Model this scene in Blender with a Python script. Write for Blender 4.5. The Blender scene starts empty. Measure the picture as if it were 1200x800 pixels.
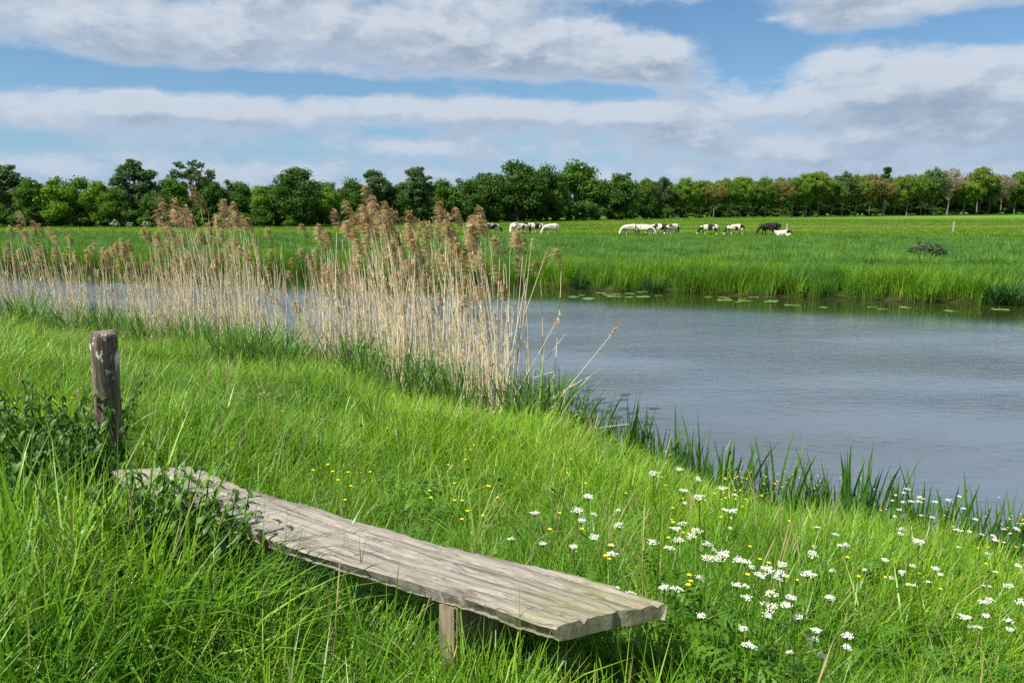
import bpy, bmesh, math, random
import numpy as np
from mathutils import Vector, Matrix, Euler
rng = np.random.default_rng(7); random.seed(7)
R = math.radians
sc = bpy.context.scene
COL = sc.collection
# ------------------------------------------------------------------ camera
F = 26.0/36.0*1200.0; CAMZ = 3.3; PITCH = math.atan((400-243)/F)
cam = bpy.data.objects.new('camera', bpy.data.cameras.new('camera')); COL.objects.link(cam)
cam.data.lens = 26; cam.data.sensor_width = 36; cam.data.clip_end = 8000; cam.data.clip_start = 0.05
cam.location = (0, 0, CAMZ); cam.rotation_euler = (R(90)-PITCH, 0, 0); sc.camera = cam
# ------------------------------------------------------------------ light
SUN_AZ, SUN_EL = R(-122), R(52)        # azimuth from +Y clockwise; behind-left of the camera
sun = bpy.data.objects.new('sun', bpy.data.lights.new('sun', 'SUN')); COL.objects.link(sun)
sun.data.energy = 5.0; sun.data.angle = R(0.6); sun.data.color = (1.0, .95, .86)
sd = Vector((math.sin(SUN_AZ)*math.cos(SUN_EL), math.cos(SUN_AZ)*math.cos(SUN_EL), math.sin(SUN_EL)))
sun.rotation_euler = (-sd).to_track_quat('-Z', 'Y').to_euler(); sun.location = (0, 0, 40)
vs = sc.view_settings; vs.view_transform = 'Standard'; vs.look = 'None'; vs.gamma = 1; vs.exposure = 0.76; vs.use_curve_mapping = False
cy = sc.cycles
cy.max_bounces = 4; cy.diffuse_bounces = 2; cy.glossy_bounces = 2; cy.transmission_bounces = 2; cy.transparent_max_bounces = 4
cy.use_denoising = False; cy.caustics_reflective = False; cy.caustics_refractive = False; cy.use_adaptive_sampling = True; cy.adaptive_threshold = 0.02
cy.sample_clamp_indirect = 4

# ------------------------------------------------------------------ node helpers
class NT:
    def __init__(s, nt): s.nt = nt; s.n = nt.nodes; s.l = nt.links
    def put(s, sock, v):
        if v is None: return
        if hasattr(v, 'is_output'): s.l.new(v, sock)
        elif isinstance(v, (tuple, list)) and len(v) == 3 and sock.type == 'RGBA': sock.default_value = (*v, 1)
        else: sock.default_value = v
    def node(s, t, ins=None, **p):
        n = s.n.new(t)
        for k, v in p.items(): setattr(n, k, v)
        for k, v in (ins or {}).items(): s.put(n.inputs[k], v)
        return n
    def math(s, op, a, b=None, c=None, clamp=False):
        n = s.n.new('ShaderNodeMath'); n.operation = op; n.use_clamp = clamp
        s.put(n.inputs[0], a); s.put(n.inputs[1], b)
        if c is not None: s.put(n.inputs[2], c)
        return n.outputs[0]
    def vmath(s, op, a, b=None):
        n = s.n.new('ShaderNodeVectorMath'); n.operation = op; s.put(n.inputs[0], a); s.put(n.inputs[1], b); return n.outputs[0]
    def noise(s, vec, scale, detail=4, rough=.5, dist=0, out=0):
        n = s.node('ShaderNodeTexNoise', {'Vector': vec, 'Scale': scale, 'Detail': detail, 'Roughness': rough, 'Distortion': dist}); return n.outputs[out]
    def mix(s, f, a, b, mode='MIX'):
        n = s.n.new('ShaderNodeMix'); n.data_type = 'RGBA'; n.blend_type = mode
        s.put(n.inputs[0], f); s.put(n.inputs[6], a); s.put(n.inputs[7], b); return n.outputs[2]
    def ramp(s, f, lo, hi, clamp=True):
        n = s.node('ShaderNodeMapRange', {'Value': f, 'From Min': lo, 'From Max': hi}); n.interpolation_type = 'SMOOTHSTEP'; return n.outputs[0]
    def comb(s, x, y, z=0):
        n = s.n.new('ShaderNodeCombineXYZ'); s.put(n.inputs[0], x); s.put(n.inputs[1], y); s.put(n.inputs[2], z); return n.outputs[0]

def material(name):
    m = bpy.data.materials.new(name); m.use_nodes = True; m.node_tree.nodes.clear(); t = NT(m.node_tree)
    t.out = t.node('ShaderNodeOutputMaterial').outputs if False else t.n.new('ShaderNodeOutputMaterial'); return m, t
def scale_vec(t, v, s): return t.vmath('MULTIPLY', v, s)

# ------------------------------------------------------------------ world
w = bpy.data.worlds.new('World'); sc.world = w; w.use_nodes = True; t = NT(w.node_tree); t.n.clear()
sky = t.node('ShaderNodeTexSky', sky_type='NISHITA'); sky.sun_disc = False; sky.sun_elevation = SUN_EL; sky.sun_rotation = SUN_AZ
sky.altitude = 0; sky.air_density = 1.0; sky.dust_density = .6; sky.ozone_density = 2.5
tc = t.node('ShaderNodeTexCoord'); sep = t.node('ShaderNodeSeparateXYZ', {0: tc.outputs['Generated']})
dx, dy, dz = sep.outputs
hyp = t.math('SQRT', t.math('ADD', t.math('MULTIPLY', dx, dx), t.math('MULTIPLY', dy, dy)))
az = t.math('ARCTAN2', dx, dy); el = t.math('ARCTAN2', dz, hyp)
uv = t.comb(az, el, 0)
# cloud cover as a node group so that it can be sampled twice (here and a little higher up)
g = bpy.data.node_groups.new('cloud_cover', 'ShaderNodeTree')
g.interface.new_socket('V', in_out='INPUT', socket_type='NodeSocketVector'); g.interface.new_socket('D', in_out='OUTPUT', socket_type='NodeSocketFloat')
gt = NT(g); gi = gt.node('NodeGroupInput'); go = gt.node('NodeGroupOutput')
gs = gt.node('ShaderNodeSeparateXYZ', {0: gi.outputs[0]}); ga, ge = gs.outputs[0], gs.outputs[1]
warp = gt.noise(gt.vmath('MULTIPLY', gi.outputs[0], (6, 14, 1)), 1.0, 3, .5, 0, 1)
wv = gt.vmath('ADD', gi.outputs[0], gt.vmath('MULTIPLY', gt.vmath('SUBTRACT', warp, (.5, .5, .5)), (.05, .02, 0)))
big = gt.noise(gt.vmath('ADD', gt.vmath('MULTIPLY', wv, (5.2, 15, 1)), (3.7, 1.3, 0)), 1.0, 6, .55)
fine = gt.noise(gt.vmath('MULTIPLY', wv, (19, 38, 1)), 1.0, 9, .60)
dens = gt.math('ADD', gt.math('MULTIPLY', big, .62), gt.math('MULTIPLY', fine, .52))
ws = gt.node('ShaderNodeSeparateXYZ', {0: wv}); wa, we = ws.outputs[0], ws.outputs[1]
def pix_ang(px, py):
    x = (px-600)/F; yv = -(py-400)/F
    Y = math.cos(PITCH) + yv*math.sin(PITCH); Z = yv*math.cos(PITCH) - math.sin(PITCH)
    return math.atan2(x, Y), math.atan2(Z, math.hypot(x, Y))
PXA = 1/F
def blob(px, py, rx, ry, amp, tilt=0):
    a0, e0 = pix_ang(px, py)
    da = gt.math('SUBTRACT', wa, a0); de = gt.math('SUBTRACT', we, e0)
    if tilt: de = gt.math('SUBTRACT', de, gt.math('MULTIPLY', da, tilt))
    q = gt.math('ADD', gt.math('POWER', gt.math('ABSOLUTE', gt.math('MULTIPLY', da, 1/(rx*PXA))), 2), gt.math('POWER', gt.math('ABSOLUTE', gt.math('MULTIPLY', de, 1/(ry*PXA))), 2))
    return gt.math('MULTIPLY', gt.math('EXPONENT', gt.math('MULTIPLY', q, -1)), amp)
acc = gt.math('SUBTRACT', dens, .03)
for b in [(a_, b_, c_, d_, e_*.85, *f_) for a_, b_, c_, d_, e_, *f_ in [(60, 84, 190, 17, -.42), (330, 96, 190, 8, -.33), (680, 108, 130, 12, -.40), (800, 30, 90, 16, -.2), (878, 55, 55, 38, -.5), (760, 12, 110, 10, -.22), (1170, 30, 80, 20, -.5), (1010, 42, 120, 10, -.2),
          (455, 158, 70, 8, -.22), (40, 160, 70, 12, -.16), (240, 178, 200, 12, -.12), (575, 193, 120, 10, -.12), (230, 40, 260, 34, .12), (740, 75, 120, 28, .22), (620, 45, 130, 22, .14), (980, 14, 150, 20, .2), (1010, 95, 190, 30, .16),
          (600, 130, 400, 14, .12), (150, 125, 170, 16, .12), (1130, 110, 120, 40, .14), (480, 172, 50, 6, .16), (950, 165, 300, 20, .08)]]:
    acc = gt.math('ADD', acc, blob(*b))
acc = gt.math('SUBTRACT', acc, gt.math('MULTIPLY', gt.ramp(ge, .32, .55), .07)); gt.l.new(acc, go.inputs[0])
def cover(v):
    n = t.n.new('ShaderNodeGroup'); n.node_tree = g; t.put(n.inputs[0], v); return n.outputs[0]
c0 = cover(uv); c1 = cover(t.vmath('ADD', uv, (-.012, .021, 0)))
alpha = t.ramp(c0, .33, .60)
lit = t.ramp(t.math('SUBTRACT', c0, c1), -.10, .17)
puff = t.noise(t.vmath('MULTIPLY', uv, (14, 26, 1)), 1.0, 6, .55, .3); thick = t.ramp(t.math('ADD', c0, t.math('MULTIPLY', t.math('SUBTRACT', puff, .5), .32)), .44, .80)
base = t.mix(thick, (5.2, 6.1, 7.4), (3.1, 3.95, 5.1))
ccol = t.mix(t.math('MULTIPLY', lit, .85), base, (7.2, 7.7, 8.4))
hz = t.math('EXPONENT', t.math('MULTIPLY', t.math('MAXIMUM', el, 0), -11.0))
ccol = t.mix(t.math('MULTIPLY', hz, .62), ccol, (3.7, 5.2, 7.4))
skyc = t.mix(t.math('MULTIPLY', hz, .8), t.vmath('MULTIPLY', sky.outputs[0], (.78, 1.04, 1.20)), (3.5, 5.5, 8.3))
col = t.mix(t.math('MULTIPLY', alpha, .96), skyc, ccol)
bg = t.node('ShaderNodeBackground', {'Color': col, 'Strength': .057}); wo = t.node('ShaderNodeOutputWorld', {0: bg.outputs[0]})

# ------------------------------------------------------------------ pixel -> place helpers (used to survey the layout)
def ray(px, py):
    x = (px-600)/F; yv = -(py-400)/F
    return np.array([x, math.cos(PITCH)+yv*math.sin(PITCH), yv*math.cos(PITCH)-math.sin(PITCH)])
def at_z(px, py, z):
    r = ray(px, py); k = (z-CAMZ)/r[2]; return r[0]*k, r[1]*k
WATER, FIELD, CREST = 0.0, 0.42, 1.65
NS = np.array([at_z(*p, 0) for p in [(1200, 700), (1000, 648), (800, 578), (640, 520), (400, 452), (200, 418), (0, 400)]])
FS = np.array([at_z(*p, 0) for p in [(1200, 358), (1000, 351), (800, 344), (600, 335), (330, 324), (0, 315)]])
NS = NS[np.argsort(NS[:, 0])]; FS = FS[np.argsort(FS[:, 0])]
def ext(P):
    l = P[0]+(P[0]-P[1])/abs(P[0][0]-P[1][0])*1500*np.array([1, 1]); r = P[-1]+(P[-1]-P[-2])/abs(P[-1][0]-P[-2][0])*1500
    l = np.array([P[0][0]-1500, P[0][1]+ (P[0][1]-P[1][1])/(P[1][0]-P[0][0])*1500*.8]); return np.vstack([l, P, r])
NSx, FSx = ext(NS), ext(FS)
def wob(x): return .22*np.sin(x*1.9+.5)+.13*np.sin(x*4.3)
def s_near(x, y): return (np.interp(x, NSx[:, 0], NSx[:, 1])+wob(x)-y)*.72
def t_far(x, y): return (y-np.interp(x, FSx[:, 0], FSx[:, 1])-wob(x*.6)*1.2)*.95
def height(x, y):
    x = np.asarray(x, float); y = np.asarray(y, float)
    s = s_near(x, y); tt = t_far(x, y)
    zn = np.interp(s, [-6, -1.5, 0, .35, 1.2, 3.0, 5.6, 7.2, 40], [-1.5, -.8, -.03, .22, .48, .95, 1.5, CREST, CREST+.05])
    zf = np.interp(tt, [-8, -1.0, 0, .5, 2.2, 3000], [-1.5, -.6, -.02, .2, FIELD, FIELD])
    n = .05*np.sin(x*.9+1)*np.sin(y*.8)+.03*np.sin(x*2.3)*np.sin(y*2.1+2)
    return np.maximum(zn, zf)+n*np.clip(np.maximum(s, tt)*.4, 0, 1)*np.where(s > 0, 1, 1)
def on_ground(px, py, h=0.0, near=False):
    """march the line of sight of a pixel to where it meets the ground raised by h"""
    r = ray(px, py); k = np.concatenate([np.arange(.8, 40, .02), np.arange(40, 900, .25)])
    P = r[None, :]*k[:, None]; z = CAMZ+P[:, 2]; g_ = np.maximum(height(P[:, 0], P[:, 1]), 0)+h
    i = np.argmax(z < g_); return P[i, 0], P[i, 1], g_[i]-h
def visible(x, y, mx=.12):
    d = np.maximum(y*math.cos(PITCH), .01); return (np.abs(x) < (600/F*(1+mx))*y*1.06+.5)

# ------------------------------------------------------------------ object helpers
def new_mesh(name, V, Q, mats=(), mi=None, attrs=None, smooth=False):
    me = bpy.data.meshes.new(name)
    if isinstance(Q, np.ndarray) and Q.ndim == 2:
        nf, k = Q.shape; me.vertices.add(len(V)); me.vertices.foreach_set('co', np.ascontiguousarray(V, np.float32).ravel())
        me.loops.add(nf*k); me.loops.foreach_set('vertex_index', Q.astype(np.int32).ravel())
        me.polygons.add(nf); me.polygons.foreach_set('loop_start', np.arange(0, nf*k, k, dtype=np.int32))
        me.update(calc_edges=True)
    else:
        me.from_pydata([tuple(v) for v in V], [], [tuple(q) for q in Q]); me.update()
    for m in (mats if isinstance(mats, (list, tuple)) else [mats]): me.materials.append(m)
    if mi is not None: me.polygons.foreach_set('material_index', np.asarray(mi, np.int32))
    me.polygons.foreach_set('use_smooth', np.full(len(me.polygons), smooth))
    for k_, a in (attrs or {}).items():
        at = me.attributes.new(k_, 'FLOAT', 'POINT'); at.data.foreach_set('value', np.asarray(a, np.float32))
    me.update(); return me
def link(name, me, parent=None, loc=(0, 0, 0), rot=(0, 0, 0), scale=(1, 1, 1)):
    o = bpy.data.objects.new(name, me); COL.objects.link(o); o.parent = parent; o.location = loc; o.rotation_euler = rot
    o.scale = (scale,)*3 if not hasattr(scale, '__len__') else scale; return o
def tag(o, label=None, cat=None, group=None, kind=None):
    if label: o['label'] = label
    if cat: o['category'] = cat
    if group: o['group'] = group
    if kind: o['kind'] = kind
    return o
def make_thing(name, parts, loc, rot, scale, label, cat, group=None):
    """an Empty with one child per (part name, mesh)"""
    r = tag(link(name, None, None, loc, rot, scale), label, cat, group); r.empty_display_size = .1
    for pn, me in parts: link(pn, me, r)
    return r
class Acc:
    def __init__(s): s.V = []; s.Q = []; s.n = 0; s.A = {}
    def add(s, V, Q, **at):
        s.V.append(V); s.Q.append(Q+s.n); s.n += len(V)
        for k, a in at.items(): s.A.setdefault(k, []).append(a)
    def mesh(s, name, mats, smooth=False):
        return new_mesh(name, np.vstack(s.V), np.vstack(s.Q), mats, attrs={k: np.concatenate(a) for k, a in s.A.items()}, smooth=smooth)

def blades(p, az, L, W, tilt, bend, segs=4, prof=None, twist=0., sidew=None):
    """many arching strips at once; every argument is one value per blade"""
    n = len(L); S = segs+1; s = np.linspace(0, 1, S)
    az, L, W, tilt, bend = [np.broadcast_to(np.asarray(a, float), (n,)) for a in (az, L, W, tilt, bend)]
    th = tilt[:, None]+bend[:, None]*s[None, :]**1.3
    ds = (L/segs)[:, None]
    mid = (th[:, 1:]+th[:, :-1])/2
    hor = np.concatenate([np.zeros((n, 1)), np.cumsum(np.sin(mid)*ds, 1)], 1); ver = np.concatenate([np.zeros((n, 1)), np.cumsum(np.cos(mid)*ds, 1)], 1)
    C = np.stack([p[:, 0:1]+hor*np.cos(az)[:, None], p[:, 1:2]+hor*np.sin(az)[:, None], p[:, 2:3]+ver], -1)
    if prof is None: prof = np.array([.75, 1.0, .9, .62, .05]) if segs == 4 else np.interp(s, [0, .25, .5, .75, 1], [.75, 1, .9, .62, .05])
    tw = az[:, None]+math.pi/2+(rng.normal(0, .5, n)[:, None] if twist else 0)+twist*s[None, :]*rng.choice([-1, 1], n)[:, None]
    sv = np.stack([np.cos(tw), np.sin(tw), np.zeros_like(tw)], -1)
    h = sv*(W[:, None]*prof[None, :]/2)[..., None]
    V = np.stack([C-h, C+h], 2).reshape(n*S*2, 3)
    b = (np.arange(n)*S*2)[:, None]+(np.arange(segs)*2)[None, :]
    Q = np.stack([b, b+1, b+3, b+2], -1).reshape(-1, 4)
    tint = np.repeat(rng.random(n), S*2); hh = np.tile(np.repeat(s, 2), n)
    return V, Q, tint, hh
def tube(P, r, k=6, cap=True):
    P = np.asarray(P, float); n = len(P); r = np.broadcast_to(np.asarray(r, float), (n,))
    T = np.gradient(P, axis=0); T /= np.linalg.norm(T, axis=1)[:, None]+1e-9
    ref = np.array([1, .13, .07]) if abs(T[0][0]) < .8 else np.array([0, 1, .1])
    U = np.cross(T, ref); U /= np.linalg.norm(U, axis=1)[:, None]; W_ = np.cross(T, U)
    a = np.arange(k)*2*math.pi/k
    V = (P[:, None]+r[:, None, None]*(np.cos(a)[None, :, None]*U[:, None]+np.sin(a)[None, :, None]*W_[:, None])).reshape(-1, 3)
    i = np.arange(n-1)[:, None]*k; j = np.arange(k)[None, :]; j2 = (j+1) % k
    Q = np.stack([i+j, i+j2, i+k+j2, i+k+j], -1).reshape(-1, 4); return V, Q
def grow_at(n, rad): 
    a = rng.random(n)*2*math.pi; r = rad*np.sqrt(rng.random(n)); return np.stack([r*np.cos(a), r*np.sin(a), np.zeros(n)], 1)

def scatter(name, protos, P, rotz, scl, label, cat=None, tilt=.12, idx=None):
    n = len(P); V = np.asarray(P, float)
    me = bpy.data.meshes.new(name); me.vertices.add(n); me.vertices.foreach_set('co', V.astype(np.float32).ravel())
    rot = np.stack([rng.normal(0, tilt, n), rng.normal(0, tilt, n), rotz], 1)
    a = me.attributes.new('rot', 'FLOAT_VECTOR', 'POINT'); a.data.foreach_set('vector', rot.astype(np.float32).ravel())
    scl = np.asarray(scl, float); scl = np.repeat(scl[:, None], 3, 1) if scl.ndim == 1 else scl
    a = me.attributes.new('scl', 'FLOAT_VECTOR', 'POINT'); a.data.foreach_set('vector', scl.astype(np.float32).ravel())
    a = me.attributes.new('idx', 'INT', 'POINT'); a.data.foreach_set('value', (rng.integers(0, len(protos), n) if idx is None else idx).astype(np.int32))
    c = bpy.data.collections.new(name+'_kinds')
    for i, m in enumerate(protos): c.objects.link(bpy.data.objects.new('%s_kind_%02d' % (name, i), m))
    ng = bpy.data.node_groups.new(name, 'GeometryNodeTree')
    ng.interface.new_socket('Geometry', in_out='INPUT', socket_type='NodeSocketGeometry'); ng.interface.new_socket('Geometry', in_out='OUTPUT', socket_type='NodeSocketGeometry')
    q = NT(ng); gi = q.node('NodeGroupInput'); go = q.node('NodeGroupOutput')
    def attr(nm, ty):
        x = q.node('GeometryNodeInputNamedAttribute', data_type=ty); x.inputs['Name'].default_value = nm; return [o for o in x.outputs if o.enabled and o.name == 'Attribute'][0]
    ci = q.node('GeometryNodeCollectionInfo'); ci.inputs['Collection'].default_value = c; ci.inputs['Separate Children'].default_value = True; ci.inputs['Reset Children'].default_value = True
    ip = q.node('GeometryNodeInstanceOnPoints')
    er = q.node('FunctionNodeEulerToRotation'); q.l.new(attr('rot', 'FLOAT_VECTOR'), er.inputs[0])
    q.l.new(gi.outputs[0], ip.inputs['Points']); q.l.new(ci.outputs[0], ip.inputs['Instance']); ip.inputs['Pick Instance'].default_value = True
    q.l.new(attr('idx', 'INT'), ip.inputs['Instance Index']); q.l.new(er.outputs[0], ip.inputs['Rotation']); q.l.new(attr('scl', 'FLOAT_VECTOR'), ip.inputs['Scale'])
    q.l.new(ip.outputs[0], go.inputs[0])
    o = link(name, me); md = o.modifiers.new('scatter', 'NODES'); md.node_group = ng
    return tag(o, label, cat, None, 'stuff')

# ------------------------------------------------------------------ materials
def leafy(name, cols, trans=.35, rough=.55, spec=.25, patch=None, tipc=None, basec=None, objrand=.5, pscale=.35, hv=0, stretch=(1, 1, 1)):
    """plant surface: colour varies per blade (tint), per plant (object random) and by patches of the meadow"""
    m, t = material(name)
    oi = t.node('ShaderNodeObjectInfo'); at = t.node('ShaderNodeAttribute', attribute_name='tint'); hh = t.node('ShaderNodeAttribute', attribute_name='hh')
    pos = t.node('ShaderNodeNewGeometry').outputs['Position']
    f = t.math('ADD', t.math('MULTIPLY', oi.outputs['Random'], objrand), t.math('MULTIPLY', at.outputs['Fac'], 1-objrand))
    cr = t.node('ShaderNodeValToRGB'); t.put(cr.inputs[0], f); e = cr.color_ramp.elements
    for i, c in enumerate(cols):
        x = i/(len(cols)-1)
        el_ = e[0] if i == 0 else (e[-1] if i == len(cols)-1 else e.new(x))
        el_.position = x; el_.color = (*c, 1)
    c = cr.outputs[0]
    if patch: c = t.mix(t.math('MULTIPLY', t.ramp(t.noise(t.vmath('MULTIPLY', pos, stretch), pscale, 4, .6), .42, .66), .8), c, patch)
    if tipc: c = t.mix(t.math('MULTIPLY', t.ramp(hh.outputs['Fac'], .6, 1.0), .6), c, tipc)
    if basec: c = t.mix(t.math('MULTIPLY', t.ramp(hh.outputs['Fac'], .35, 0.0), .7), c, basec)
    p = t.node('ShaderNodeBsdfPrincipled', {'Base Color': c, 'Roughness': rough, 'Specular IOR Level': spec})
    tr = t.node('ShaderNodeBsdfTranslucent', {'Color': t.mix(.5, c, t.vmath('MULTIPLY', c, (1.35, 1.35, .6)))})
    mx = t.node('ShaderNodeMixShader', {0: trans, 1: p.outputs[0], 2: tr.outputs[0]}); t.l.new(mx.outputs[0], t.out.inputs[0]); return m
def plain(name, c, rough=.7, spec=.3, noise=None, nscale=8, bump=0, coord='Object', stretch=(1, 1, 1)):
    m, t = material(name); tc = t.node('ShaderNodeTexCoord').outputs[coord]; v = scale_vec(t, tc, stretch)
    n = t.noise(v, nscale, 6, .6); cc = t.mix(t.ramp(n, .3, .7), c, noise) if noise else c
    p = t.node('ShaderNodeBsdfPrincipled', {'Roughness': rough, 'Specular IOR Level': spec}); t.put(p.inputs['Base Color'], cc)
    if bump: t.put(p.inputs['Normal'], t.node('ShaderNodeBump', {'Strength': 1, 'Distance': bump, 'Height': n}).outputs[0])
    t.l.new(p.outputs[0], t.out.inputs[0]); return m

M = {}
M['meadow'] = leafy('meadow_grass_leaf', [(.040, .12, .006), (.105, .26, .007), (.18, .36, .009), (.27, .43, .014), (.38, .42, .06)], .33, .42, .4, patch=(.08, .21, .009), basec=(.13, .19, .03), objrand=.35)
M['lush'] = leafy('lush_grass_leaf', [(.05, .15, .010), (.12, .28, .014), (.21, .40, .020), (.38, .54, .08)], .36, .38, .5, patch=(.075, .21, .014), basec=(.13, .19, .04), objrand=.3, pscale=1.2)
M['straw'] = leafy('dry_grass_stem', [(.14, .20, .05), (.26, .24, .11), (.24, .19, .10)], .2, .7, .2, objrand=.3)
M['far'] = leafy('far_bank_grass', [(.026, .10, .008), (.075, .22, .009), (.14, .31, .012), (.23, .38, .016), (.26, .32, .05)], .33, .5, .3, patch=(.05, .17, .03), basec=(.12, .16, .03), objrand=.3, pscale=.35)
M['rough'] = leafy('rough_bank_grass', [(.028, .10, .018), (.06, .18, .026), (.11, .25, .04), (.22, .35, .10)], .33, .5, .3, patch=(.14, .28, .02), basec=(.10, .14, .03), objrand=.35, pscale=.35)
M['field'] = leafy('pasture_grass', [(.05, .15, .008), (.09, .21, .008), (.15, .27, .012)], .35, .6, .2, patch=(.24, .30, .05), objrand=.6, pscale=.06, stretch=(.12, 1.2, 1))
M['shoot'] = leafy('reed_shoot_leaf', [(.035, .11, .02), (.07, .18, .03), (.12, .25, .04), (.20, .30, .06)], .35, .5, .35, objrand=.4, basec=(.2, .2, .08))
M['iris'] = leafy('iris_leaf', [(.035, .11, .015), (.06, .17, .02), (.11, .24, .03)], .3, .4, .4, objrand=.4)
M['sedge'] = leafy('sedge_leaf', [(.012, .06, .010), (.03, .11, .018), (.05, .15, .02)], .25, .45, .4, objrand=.3)
M['reed'] = leafy('dead_reed_straw', [(.60, .49, .30), (.70, .59, .39), (.78, .69, .50), (.50, .38, .20)], .15, .6, .3, objrand=.7)
M['plume'] = leafy('reed_plume_brown', [(.38, .26, .15), (.52, .38, .23), (.66, .52, .34)], .4, .8, .1, objrand=.7)
M['nettle'] = leafy('nettle_leaf', [(.028, .085, .008), (.05, .13, .010), (.09, .20, .014)], .28, .5, .35, objrand=.4)
M['dock'] = leafy('dock_leaf', [(.06, .17, .03), (.10, .23, .04)], .35, .4, .45, objrand=.4)
M['parsley'] = leafy('parsley_leaf', [(.055, .15, .010), (.11, .25, .015)], .35, .5, .3, objrand=.4)
M['white'] = leafy('white_petals', [(.82, .82, .72), (.88, .88, .80)], .25, .6, .2)
M['yellow'] = leafy('yellow_petals', [(.85, .60, .01), (.90, .68, .015)], .2, .3, .5)
M['lily'] = leafy('lily_pad_leaf', [(.10, .20, .05), (.16, .26, .09)], .1, .3, .5, objrand=1)
M['soil'] = plain('soil', (.05, .04, .02), .9)

def foliage(name, a, b, trans=.36, patch=None):
    return leafy(name, [a, tuple((x+y)/2 for x, y in zip(a, b)), b], trans, .6, .2, patch, objrand=.35, pscale=.15)
M['t_mid'] = foliage('foliage_mid_green', (.055, .14, .014), (.12, .23, .022))
M['t_dark'] = foliage('foliage_dark_green', (.036, .095, .015), (.085, .17, .025))
M['t_yel'] = foliage('foliage_yellow_green', (.10, .21, .016), (.18, .29, .025))
M['t_grey'] = foliage('foliage_grey_green', (.06, .12, .04), (.12, .19, .07))
M['t_oliv'] = foliage('foliage_olive', (.12, .17, .024), (.22, .27, .045))
M['t_brown'] = foliage('foliage_reddish', (.15, .15, .04), (.25, .22, .07))
M['t_pink'] = foliage('foliage_pale_pinkish', (.20, .17, .11), (.30, .25, .17))
M['t_fresh'] = foliage('foliage_fresh_green', (.075, .15, .018), (.15, .24, .032))
M['t_wht'] = foliage('foliage_blossom', (.10, .15, .06), (.65, .65, .55))
M['bark'] = plain('bark', (.15, .13, .10), .9, .2, (.24, .21, .17), 6, .02, 'Object', (1, 1, .2))

# ------------------------------------------------------------------ ground sheet
def warp_axis(lo, hi, n, c=0, k=3.2):
    u = np.linspace(-1, 1, n); s = np.sinh(u*k*2)/np.sinh(k*2); return np.where(s < 0, -s*(lo-c)+c, s*(hi-c)+c)
gx = np.unique(np.concatenate([warp_axis(-2500, 2500, 120), np.linspace(-45, 32, 230)])); gy = np.unique(np.concatenate([np.linspace(-12, 62, 250), np.geomspace(63, 3500, 60), -np.geomspace(13, 800, 12)]))
X, Y = np.meshgrid(gx, gy); Z = height(X, Y); nx, ny = len(gx), len(gy)
i = (np.arange(ny-1)[:, None]*nx+np.arange(nx-1)[None, :]).ravel()
m, t = material('ground_surface'); pos = t.node('ShaderNodeNewGeometry').outputs['Position']; sp = t.node('ShaderNodeSeparateXYZ', {0: pos})
n1 = t.noise(pos, .35, 8, .65); n2 = t.noise(t.vmath('MULTIPLY', pos, (.004, .07, 1)), 1, 4, .6); n3 = t.noise(t.vmath('MULTIPLY', pos, (.05, .35, 1)), 1, 6, .65)
grass = t.mix(t.ramp(n3, .3, .7), (.045, .15, .010), (.085, .21, .014)); grass = t.mix(t.math('MULTIPLY', t.ramp(n2, .5, .66), .85), grass, (.22, .27, .06))
grass = t.mix(t.math('MULTIPLY', t.ramp(t.noise(pos, 3, 6, .7), .4, .7), .35), grass, (.03, .10, .01))
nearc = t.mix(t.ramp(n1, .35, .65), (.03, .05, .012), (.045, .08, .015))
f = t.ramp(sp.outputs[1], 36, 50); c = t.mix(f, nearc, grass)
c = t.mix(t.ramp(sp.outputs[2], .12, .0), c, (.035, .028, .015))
p = t.node('ShaderNodeBsdfPrincipled', {'Base Color': c, 'Roughness': .9, 'Specular IOR Level': .1, 'Normal': t.node('ShaderNodeBump', {'Distance': .12, 'Height': t.noise(pos, 5, 4, .6)}).outputs[0]})
t.l.new(p.outputs[0], t.out.inputs[0])
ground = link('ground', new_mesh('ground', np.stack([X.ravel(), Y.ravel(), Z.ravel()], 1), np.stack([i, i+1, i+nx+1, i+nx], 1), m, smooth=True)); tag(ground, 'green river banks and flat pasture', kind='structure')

# ------------------------------------------------------------------ water
wx = np.linspace(-420, 130, 220); wy = np.concatenate([np.linspace(-60, 75, 200), np.geomspace(77, 320, 30)]); X, Y = np.meshgrid(wx, wy)
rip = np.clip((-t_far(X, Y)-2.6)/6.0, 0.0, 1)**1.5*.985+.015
i = (np.arange(len(wy)-1)[:, None]*len(wx)+np.arange(len(wx)-1)[None, :]).ravel()
m, t = material('river_water'); pos = t.node('ShaderNodeNewGeometry').outputs['Position']; ra = t.node('ShaderNodeAttribute', attribute_name='rip').outputs['Fac']
a1 = t.noise(t.vmath('MULTIPLY', pos, (3.0, 6.5, 1)), 1, 4, .6, .8); a2 = t.noise(t.vmath('MULTIPLY', pos, (10, 20, 1)), 1, 3, .6, .4); a3 = t.noise(t.vmath('MULTIPLY', pos, (.12, .35, 1)), 1, 3, .5)
gust = t.ramp(a3, .34, .66)
hgt = t.math('ADD', t.math('MULTIPLY', a1, 1.0), t.math('MULTIPLY', a2, .26))
amp = t.math('MULTIPLY', ra, t.math('ADD', .22, t.math('MULTIPLY', gust, .95)))
bp = t.node('ShaderNodeBump', {'Strength': 1, 'Distance': .036, 'Height': t.math('MULTIPLY', hgt, amp)})
wc = t.mix(t.ramp(t.noise(t.vmath('MULTIPLY', pos, (.10, .28, 1)), 1, 3, .5), .35, .65), (.090, .118, .150), (.074, .088, .102)); wc = t.mix(t.ramp(ra, .0, .35), (.022, .032, .008), wc)  # dark olive along the far bank: its green reflection painted into the colour
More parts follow.
